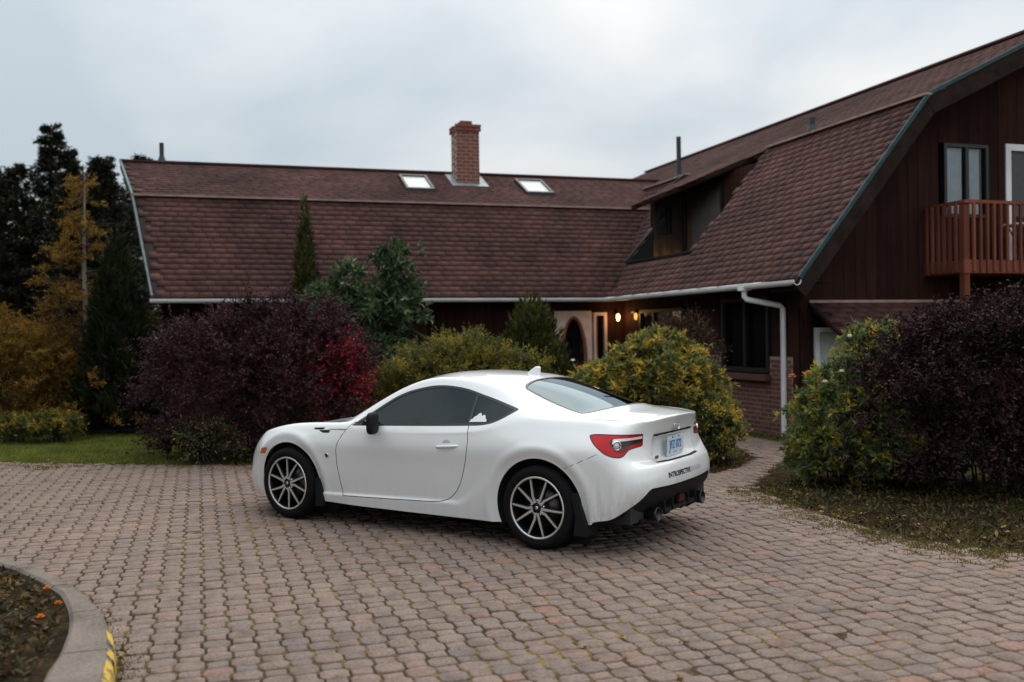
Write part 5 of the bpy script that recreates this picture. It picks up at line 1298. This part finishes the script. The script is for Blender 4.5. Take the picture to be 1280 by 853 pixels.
shrub('barberry_bush', 'large dark barberry bush at the right edge under the balcony', 'bush', (4.80, 9.75), [(0, 0, .92, 1.2, .9, .88), (-.88, -.15, .75, .66, .65, .70), (.7, .1, 1.05, 1.0, .9, .74), (.1, -.4, .45, 1.25, .55, .45), (-.4, 0, 1.25, .6, .5, .35), (.9, -.3, .4, .9, .5, .4), (.2, 0, 1.42, .35, .3, .26)], 560, 10, 13, .36, .042, .024, m_lf_purple2, m_bark, up=.35, spread=.5, core=.40, shoots=200, shoot_len=1.1)
shrub('bare_bush', 'thin brown bush behind the azalea under the dark windows', 'bush', (2.55, 14.3), [(0, 0, 1.25, .55, .4, .55)], 90, 6, 3, .30, .045, .02, leafmat('brown_leaf', [(.09, .035, .02), (.06, .028, .018), (.12, .06, .02)], .2), m_bark, up=.5, core=.3)
for (x, y, z_, s_) in ((-7.9, 14.9, .20, .36), (-7.2, 14.8, .22, .34)):
    shrub('low_plant', 'pale yellow low plant at the left lawn edge, ' + ('left one' if x < -7.5 else 'right one'), 'plant', (x, y+.4), [(0, 0, z_, s_*1.3, s_, z_)], 60, 5, 7, .12, .06, .025, m_lf_ygreen, m_bark, up=.4, core=.3)
shrub('low_plant', 'dark sprawling shrublet with drooping twigs on the left lawn', 'plant', (-3.95, 12.55), [(0, 0, .18, .5, .3, .22)], 40, 6, 5, .30, .04, .02, m_lf_azalea2, m_bark, up=.2, core=.3)

def cone_tree(name, label, base, h_, r_, n, mat, leaf=(.10, .035), trunk_r=.05, cat='tree', profile=None, top_lean=0):
    e = tag(empty(name, (base[0], base[1], 0)), label, cat)
    profile = profile or (lambda t: (1-t)**.8*(.35+.65*min(1, t*6+.3)))
    t = 1-np.sqrt(rng.random(n)); t = np.clip(t, 0, .995); a = rng.random(n)*2*math.pi
    lump = 1+.20*np.sin(a*5+t*19)+.18*np.sin(a*9-t*37+1)+.1*np.sin(t*70+a*3)
    rad = r_*np.array([profile(q) for q in t])*lump*(.45+.55*rng.random(n)**.45)
    P = np.c_[rad*np.cos(a), rad*np.sin(a), .05+t*h_]
    D = unit(np.c_[np.cos(a)*.55, np.sin(a)*.55, np.full(n, 1.0)]+rng.normal(0, .3, (n, 3))); Nn = unit(np.c_[np.cos(a), np.sin(a), np.full(n, .2)]+rng.normal(0, .5, (n, 3)))
    V, F = leaves_mesh(P, D, Nn, leaf[0]*rng.uniform(.6, 1.4, n), leaf[1]*rng.uniform(.6, 1.3, n))
    tag(link('crown', mesh_np('crown', V, F, mat), e), kind='stuff')
    m = MB(); m.tube([(0, 0, -.05), (0, 0, h_*.5), (0, 0, h_*.93)], [trunk_r, trunk_r*.6, .008], 8); m.build('trunk', m_bark, e)
    return e
cone_tree('cedar_tree', 'narrow dark cedar rising behind the purple barberry', (-3.60, 17.0), 4.0, .40, 8000, m_lf_dgreen, (.12, .03))
cone_tree('cedar_tree', 'broad dark green cedar cone beside the golden larch', (-6.75, 16.6), 3.35, .72, 15000, m_lf_cedar, (.16, .03))
cone_tree('cedar_tree', 'rounded olive green cedar left of the cream porch', (.30, 14.5), 2.12, .58, 12000, m_lf_dgreen, (.12, .03), profile=lambda t: (1-t**2.2)**.7*.95)

def larch():
    e = tag(empty('larch_tree', (-7.55, 17.2, 0)), 'golden larch with a bare pale trunk at left', 'tree')
    h_ = 4.55; m = MB(); tr_ = MB(); tr_.tube([(0, 0, -.05), (.02, 0, 1.5), (-.02, .02, 3.0), (.03, 0, h_)], [.075, .055, .035, .008], 8); tr_.build('trunk', flat('pale_larch_bark', (.24, .22, .20), .9, var=.3, scale=14), e)
    P = []; D = []
    for i in range(190):
        t = rng.random()**1.9; z = .25+t*(h_-.35); a = rng.random()*2*math.pi; L = (1-t)**1.25*2.1*rng.uniform(.35, 1.05)+.18
        if rng.random() < .35: a = rng.normal(math.pi*1.05, .7); 
        d = np.array([math.cos(a), math.sin(a), .18-.25*(1-t)]); p0 = np.array([0, 0, z]); pts = [p0+d*L*q+np.array([0, 0, -.10*L*q*q+.05*math.sin(q*5)]) for q in (0, .35, .7, 1)]
        m.tube(pts, [.014, .010, .006, .002], 4, False)
        nsub = int(3+L*9)
        for k in range(nsub):
            q = rng.uniform(.3, 1); c = p0+d*L*q+np.array([0, 0, -.10*L*q*q]); sd = unit(rng.normal(size=3)*[1, 1, .5]+d*.5); sl = rng.uniform(.1, .34)*(1.1-.4*q)
            nl = 22; tt = rng.random(nl); P.append(c+sd*sl*tt[:, None]+rng.normal(0, .018, (nl, 3))); D.append(sd+rng.normal(0, .8, (nl, 3)))
    tag(m.build('branches', m_bark, e, fix=False), kind='stuff')
    P = np.vstack(P); D = np.vstack(D); V, F = leaves_mesh(P, D, rand_unit(len(P)), .055*rng.uniform(.6, 1.4, len(P)), .018)
    tag(link('crown', mesh_np('crown', V, F, m_lf_gold), e), kind='stuff'); return e
larch()
shrub('golden_bush', 'wide amber feathery bush below the golden larch at the left edge', 'bush', (-8.75, 16.9), [(0, 0, .95, 1.25, .8, .95), (.9, .2, .8, .8, .7, .8), (-.7, 0, 1.3, .9, .7, .9)], 420, 9, 13, .34, .055, .016, m_lf_gold, m_bark, up=.35, spread=.55, core=.45, shoots=120, shoot_len=1.0)

def spruce_mesh(h_, r_, seed):
    g_ = np.random.default_rng(seed); m = MB(); m.tube([(0, 0, -.1), (0, 0, h_*.5), (0, 0, h_)], [.16, .09, .012], 7)
    P = []; D = []
    nb_ = int(h_*26)
    for i in range(nb_):
        t = (i+g_.random())/nb_; t = t**.9; z = .5+t*(h_-.55); L = r_*(1-t)**1.05*g_.uniform(.35, 1.15)+.16; a = g_.random()*2*math.pi
        d = np.array([math.cos(a), math.sin(a), -.18+.55*t]); d /= np.linalg.norm(d); p0 = np.array([0, 0, z])
        m.tube([p0, p0+d*L*.6, p0+d*L+np.array([0, 0, .06*L])], [.02, .012, .004], 3, False)
        ns = int(4+L*10)
        for k in range(ns):
            q = g_.uniform(.15, 1.0); c = p0+d*L*q+np.array([0, 0, .06*L*q*q]); sd = np.cross(d, [0, 0, 1])*g_.choice([-1, 1])+d*.8+g_.normal(0, .15, 3); sd /= np.linalg.norm(sd); sl = L*.34*(1.15-q)+.12
            nl = 15; tt = g_.random((nl, 1)); P.append(c+sd*sl*tt+np.array([0, 0, -.12*sl])*tt+g_.normal(0, .02, (nl, 3))); D.append(sd*.7+g_.normal(0, .5, (nl, 3)))
    P = np.vstack(P); D = np.vstack(D); V, F = leaves_mesh(P, D, unit(g_.normal(0, .6, (len(P), 3))+[0, 0, .8]), .15*g_.uniform(.6, 1.3, len(P)), .04)
    return m.mesh('spruce_trunk', m_bark, False), mesh_np('spruce_crown', V, F, m_lf_spruce)
SP = [spruce_mesh(8.6, 2.6, 3), spruce_mesh(7.2, 2.9, 5)]
SPOT = [(-13.2, 28.0, 0, .90, .0, 'tallest dark spruce behind the golden larch'), (-15.6, 29, 1, .98, 1.1, 'dark spruce at the far left edge'), (-11.4, 27, 1, .90, 2.2, 'dark spruce just left of the roof end'),
        (-12.2, 24.0, 1, .82, 4.0, 'lower dark spruce directly behind the golden larch'), (-15.0, 22.5, 0, .70, 5.0, 'dark spruce low at the left edge in front of the others'),
        (-13.9, 25.5, 1, .92, 2.9, 'dark spruce filling the gap left of the tallest one'), (-11.6, 25.6, 0, .77, 3.7, 'dark spruce filling the gap right of the tallest one'), (-10.3, 24.6, 1, .86, 5.5, 'dark spruce beside the upper roof end'),
        (-11.3, 30.0, 1, 1.0, .7, 'spruce tip rising over the left roof end'), (-5.3, 32, 0, .80, 3.0, 'tiny spruce tip showing over the middle of the ridge'), (-10.0, 22.0, 0, .52, 1.7, 'small dark spruce beside the left gutter end')]
for x, y, k, sc_, rz, lab in SPOT:
    e = tag(empty('spruce_tree', (x, y, 0), rz), lab, 'tree', 'dark spruces behind the house'); e.scale = (sc_, sc_, sc_)
    link('trunk', SP[k][0], e); tag(link('crown', SP[k][1], e), kind='stuff')
# woodland to the left of the drive, seen only in the car's glass and paint
P = []
for q in np.linspace(0, 1, 26):
    hh = (5.4 if q < .3 else 7.9)+.8*math.sin(q*47)+.5*math.sin(q*113); c = np.array([-11.3+1.2*q*q+rng.normal(0, .5), 12-18*q+rng.normal(0, .5)]); n = 520; t = rng.random(n); a = rng.random(n)*6.283; r_ = 1.9*(1-t)**.7*rng.random(n)**.4
    P.append(np.c_[c[0]+r_*np.cos(a), c[1]+r_*np.sin(a), .2+t*hh])
P = np.vstack(P); V, F = leaves_mesh(P, rand_unit(len(P)), rand_unit(len(P)), .8, .5)
tag(link('woodland', mesh_np('woodland', V, F, m_lf_spruce)), 'dark wood left of the drive, mirrored in the car windows', 'woodland', kind='stuff')

# grass, weeds, moss, litter
def scatter(poly, n, extra=None):
    poly = np.array(poly); lo, hi = poly.min(0), poly.max(0); P = rng.uniform(lo, hi, (n, 2)); return P[inpoly(P, poly)]
def blades(name, P, h_, w_, mat, z=-.02, lean=.5):
    n = len(P); base = np.c_[P, np.full(n, z)]; D = unit(np.c_[rng.normal(0, lean, (n, 2)), np.ones(n)]); Nn = unit(np.c_[rng.normal(0, 1, (n, 2)), np.zeros(n)+.2])
    V, F = leaves_mesh(base, D, Nn, h_*rng.uniform(.5, 1.4, n), w_); return link(name, mesh_np(name, V, F, mat))
m_grass = leafmat('grass_blade', [(.15, .20, .04), (.125, .17, .036), (.20, .24, .05), (.23, .21, .054), (.10, .135, .03)], .42)
m_dry = leafmat('dry_grass', [(.15, .115, .036), (.12, .095, .028), (.085, .085, .022), (.19, .14, .045)], .3)
m_moss = leafmat('moss', [(.24, .155, .036), (.19, .13, .034), (.13, .105, .03), (.28, .18, .044), (.10, .085, .026)], .15)
m_lit = leafmat('fallen_leaf', [(.20, .12, .03), (.14, .07, .025), (.26, .17, .05), (.10, .055, .03), (.30, .24, .14)], .1)
LAWN = [(-13, 13.8), (-6.7, 12.75), (-4.3, 12.45), (-4.1, 13.2), (-4.7, 14.3), (-6.2, 16.2), (-8.5, 17.2), (-13, 17.5)]
tag(blades('grass', scatter(LAWN, 90000), .05, .010, m_grass, -.03), kind='stuff')
EDGE = [(-13, 13.5), (-6.7, 12.6), (-3.4, 12.05), (-1.5, 11.6), (.6, 11.3), (2.1, 10.7), (2.65, 11.3), (3.1, 12.2), (3.1, 13.2), (2.85, 13.2), (2.7, 12.0), (2.1, 11.1), (.6, 11.7), (-1.5, 12.0), (-3.4, 12.45), (-6.7, 13.05), (-13, 14.1)]
tag(blades('edge_grass', scatter(EDGE, 26000), .045, .009, m_dry, -.025, .8), kind='stuff')
EDGR = [(2.34, 9.94), (2.38, 9.0), (2.58, 7.9), (2.86, 7.12), (3.4, 6.62), (5.0, 6.0), (9, 4.75), (9, 6.0), (5.3, 7.4), (4.0, 7.8), (3.3, 8.4), (2.9, 9.2), (2.75, 10.2), (3.2, 11.6), (3.0, 11.5)]
_P = scatter(EDGR, 34000); _P = _P[(np.sin(_P[:, 0]*7+1)+np.sin(_P[:, 1]*5.3)+np.sin(_P[:, 0]*13-_P[:, 1]*11)+rng.normal(0, .8, len(_P))) > -.6]
tag(blades('edge_grass', _P, .035, .009, m_dry, -.02, .9), kind='stuff')
LAWNR = [(5.0, 6.6), (9, 5.6), (14, 8), (14, 13), (6.0, 12), (5.2, 9.2), (4.6, 7.6)]
tag(blades('grass', scatter(LAWNR, 26000), .06, .012, m_grass, -.03), kind='stuff')
tag(blades('grass', scatter([(3.7, 13.6), (4.4, 12.9), (4.6, 13.4), (3.7, 15.6), (2.6, 16.9), (2.4, 16.6), (3.4, 15.2)], 5000), .05, .012, m_grass, -.03), kind='stuff')
# tufts creeping from the beds over the outer pavers
_E = np.array([(2.40, 9.94), (2.5, 9.0), (2.74, 7.95), (3.02, 7.28), (3.59, 6.86), (5, 6.2), (8, 5.25)]); _T = []
for i_ in range(340):
    k_ = rng.integers(0, len(_E)-1); q_ = _E[k_]+(_E[k_+1]-_E[k_])*rng.random(); nrm_ = np.array([-(_E[k_+1]-_E[k_])[1], (_E[k_+1]-_E[k_])[0]]); nrm_ /= np.linalg.norm(nrm_)
    q_ = q_-nrm_*abs(rng.normal(0, .22))*(1 if nrm_[0] > 0 else -1); m_ = rng.integers(8, 34); _T.append(q_+rng.normal(0, .028, (m_, 2))*[1.6, 1.0])
tag(blades('edge_tufts', np.vstack(_T), .026, .008, m_dry, -.004, 1.0), kind='stuff')
_E = np.array([(-9, 13.05), (-6.7, 12.75), (-3.4, 12.15), (-1.5, 11.7), (.5, 11.35)]); _T = []
for i_ in range(260):
    k_ = rng.integers(0, len(_E)-1); q_ = _E[k_]+(_E[k_+1]-_E[k_])*rng.random(); q_ = q_-np.array([0, abs(rng.normal(0, .3))]); m_ = rng.integers(8, 34); _T.append(q_+rng.normal(0, .03, (m_, 2))*[1.8, 1.0])
tag(blades('edge_tufts', np.vstack(_T), .026, .008, m_dry, -.004, 1.0), kind='stuff')
# low ground cover over the beds
for poly_, n_ in (([(2.5, 9.9), (2.6, 9.0), (2.85, 8.0), (3.15, 7.4), (3.8, 7.0), (5.0, 7.4), (5.4, 9), (4.6, 10.2), (3.2, 10.8)], 7500), ([(-4.5, 12.7), (-1.5, 11.95), (.5, 11.6), (2.1, 11.0), (2.9, 12.2), (2.4, 14), (-3, 14), (-5.2, 14)], 15000)):
    P = scatter(poly_, n_); n = len(P); V, F = leaves_mesh(np.c_[P, np.full(n, -.02)], np.c_[rng.normal(0, 1, (n, 2)), rng.uniform(.1, 1.2, n)], rand_unit(n)+[0, 0, .8], .055*rng.uniform(.4, 1.4, n), .018)
    tag(link('ground_cover', mesh_np('ground_cover', V, F, leafmat('bed_cover_leaf', [(.030, .040, .012), (.045, .050, .015), (.075, .052, .018), (.025, .022, .010), (.11, .08, .03), (.045, .028, .014)], .15))), kind='stuff')
# moss tufts in the joints
n = 9000; ci = rng.integers(-150, 150, n); cj = rng.integers(-10, 110, n); side_ = rng.choice([-1, 1], n)
Uq = ci*cw+side_*(cw/2)+rng.normal(0, .006, n); Vq = cj*per+(ci % 2)*per/2+rng.uniform(-.1, .1, n); C = place(Uq, Vq)
k = inpoly(C, DRIVE) & (np.hypot(C[:, 0]-KC[0], C[:, 1]-KC[1]) > KR+.02) & (C[:, 1] > 3) & (C[:, 0] > -10) & (C[:, 0] < 8); C = C[k]
pn = np.sin(C[:, 0]*1.9+1)*np.sin(C[:, 1]*1.4+.6)+.5*np.sin(C[:, 0]*4.1-C[:, 1]*3.3); C = C[pn+rng.normal(0, .5, len(C)) > .15]
P = (C[:, None, :]+rng.normal(0, .011, (len(C), 14, 2))*rng.uniform(.4, 1.5, (len(C), 1, 1))).reshape(-1, 2)
tag(blades('moss', P, .015, .011, m_moss, -.009, 1.3), kind='stuff')
P = scatter(DRIVE, 2600); P = P[(np.hypot(P[:, 0]-KC[0], P[:, 1]-KC[1]) > KR+.02)]; n = len(P)
V, F = leaves_mesh(np.c_[P, np.full(n, .006)], np.c_[rng.normal(0, 1, (n, 2)), rng.normal(0, .12, n)], np.c_[rng.normal(0, .2, (n, 2)), np.ones(n)], .022*rng.uniform(.4, 1.6, n), .014)
tag(link('leaf_litter', mesh_np('leaf_litter', V, F, m_lit)), kind='stuff')
P = np.vstack([scatter(EDGR, 1600), scatter([(x, y+.25) for x, y in EDGE], 1200)]); n = len(P)
V, F = leaves_mesh(np.c_[P, np.full(n, .0)], np.c_[rng.normal(0, 1, (n, 2)), rng.normal(0, .2, n)], np.c_[rng.normal(0, .3, (n, 2)), np.ones(n)], .05*rng.uniform(.4, 1.4, n), .028)
tag(link('leaf_litter', mesh_np('leaf_litter', V, F, m_lit)), kind='stuff')
# weeds along the kerb and plants on the island
a = rng.uniform(.2, .75, 1100); rr_ = KR+.02+np.abs(rng.normal(0, .06, 1100)); P = np.c_[KC[0]+rr_*np.cos(a), KC[1]+rr_*np.sin(a)]
tag(blades('kerb_weeds', P, .024, .009, m_dry, -.008, 1.0), kind='stuff')
a = rng.uniform(.0, 1.6, 9000); _ud = .39*np.cos(a)+.615*np.sin(a); _wd = np.clip(KR-(_ud+np.sqrt(13.67+_ud*_ud)), .125, .26); rr_ = (KR-_wd-.05)-np.abs(rng.normal(0, .9, 9000)); P = np.c_[KC[0]+rr_*np.cos(a), KC[1]+rr_*np.sin(a)]
zz = .122+.12*np.clip(1-rr_/(KR-.10), 0, 1)**.8
D = np.c_[rng.normal(0, 1, (9000, 2)), rng.uniform(0, 1.0, 9000)]; V, F = leaves_mesh(np.c_[P, zz], D, rand_unit(9000)+[0, 0, 1], .05*rng.uniform(.4, 1.3, 9000), .02)
tag(link('island_ground_cover', mesh_np('island_ground_cover', V, F, leafmat('ground_cover_leaf', [(.035, .045, .014), (.08, .04, .018), (.05, .03, .016), (.12, .075, .02), (.03, .035, .015), (.02, .016, .01)], .15))), kind='stuff')
def bloom(x, y, z, r_, mat, name, lab):
    n = 14; a = np.linspace(0, 6.283, n, endpoint=False); el = np.where(np.arange(n) % 2, .5, 1.0)
    D = np.c_[np.cos(a)*np.cos(el), np.sin(a)*np.cos(el), np.sin(el)]; V, F = leaves_mesh(np.zeros((n, 3)), D, np.c_[-np.cos(a)*.7, -np.sin(a)*.7, np.ones(n)], r_*1.3, r_*.8)
    e = tag(empty(name, (x, y, z)), lab, 'flower'); link('petals', mesh_np('petals', V, F, mat), e)
    m = MB(); m.tube([(0, 0, -.07), (0, 0, .003)], [.002, .0025], 4); m.build('stalk', flat('green_stalk', (.05, .08, .02), .8), e)
def pxp(x, y, d):
    """point d metres ahead that shows at pixel x, y of the photograph"""
    q = _rr*((x-640)/FPX)+_uu*(-(y-426.5)/FPX)+_f; return tuple(Vector((0, 0, CAM_H))+q*(d/q.dot(_f)))
def on_z(x, y, z):
    p1 = Vector(pxp(x, y, 1.0)); c = Vector((0, 0, CAM_H)); t = (z-CAM_H)/(p1.z-CAM_H); return c+(p1-c)*t
m_mari = leafmat('marigold_petal', [(.6, .22, .01), (.55, .17, .01)], .2)
for x, y, lab in ((59, 737, 'orange flower on the kerb island, farthest of three'), (73, 756, 'orange flower on the kerb island nearest the kerb stones'), (51, 773, 'brightest orange flower on the kerb island, nearest of three')):
    p = on_z(x, y, .15); bloom(p.x, p.y, p.z, .022, m_mari, 'marigold_flower', lab)
for x, y, d, lab in ((716, 452, 11.6, 'white bloom at the left end of the azalea hedge'), (1062, 422, 10.0, 'white bloom at the top of the right azalea'), (1052, 466, 9.75, 'white bloom low on the right azalea, right one'), (1031, 479, 9.7, 'white bloom low on the right azalea, left one')):
    p = pxp(x, y, d); bloom(p[0], p[1], p[2], .032, m_flower, 'white_flower', lab)
for x, y, d, lab in ((990, 473, 9.8, 'orange bloom on the left side of the right azalea'), (1010, 470, 9.75, 'orange bloom right of the leftmost orange bloom'), (724, 462, 11.55, 'orange bloom at the left end of the azalea hedge')):
    p = pxp(x, y, d); bloom(p[0], p[1], p[2], .045, m_oflower, 'orange_flower', lab)
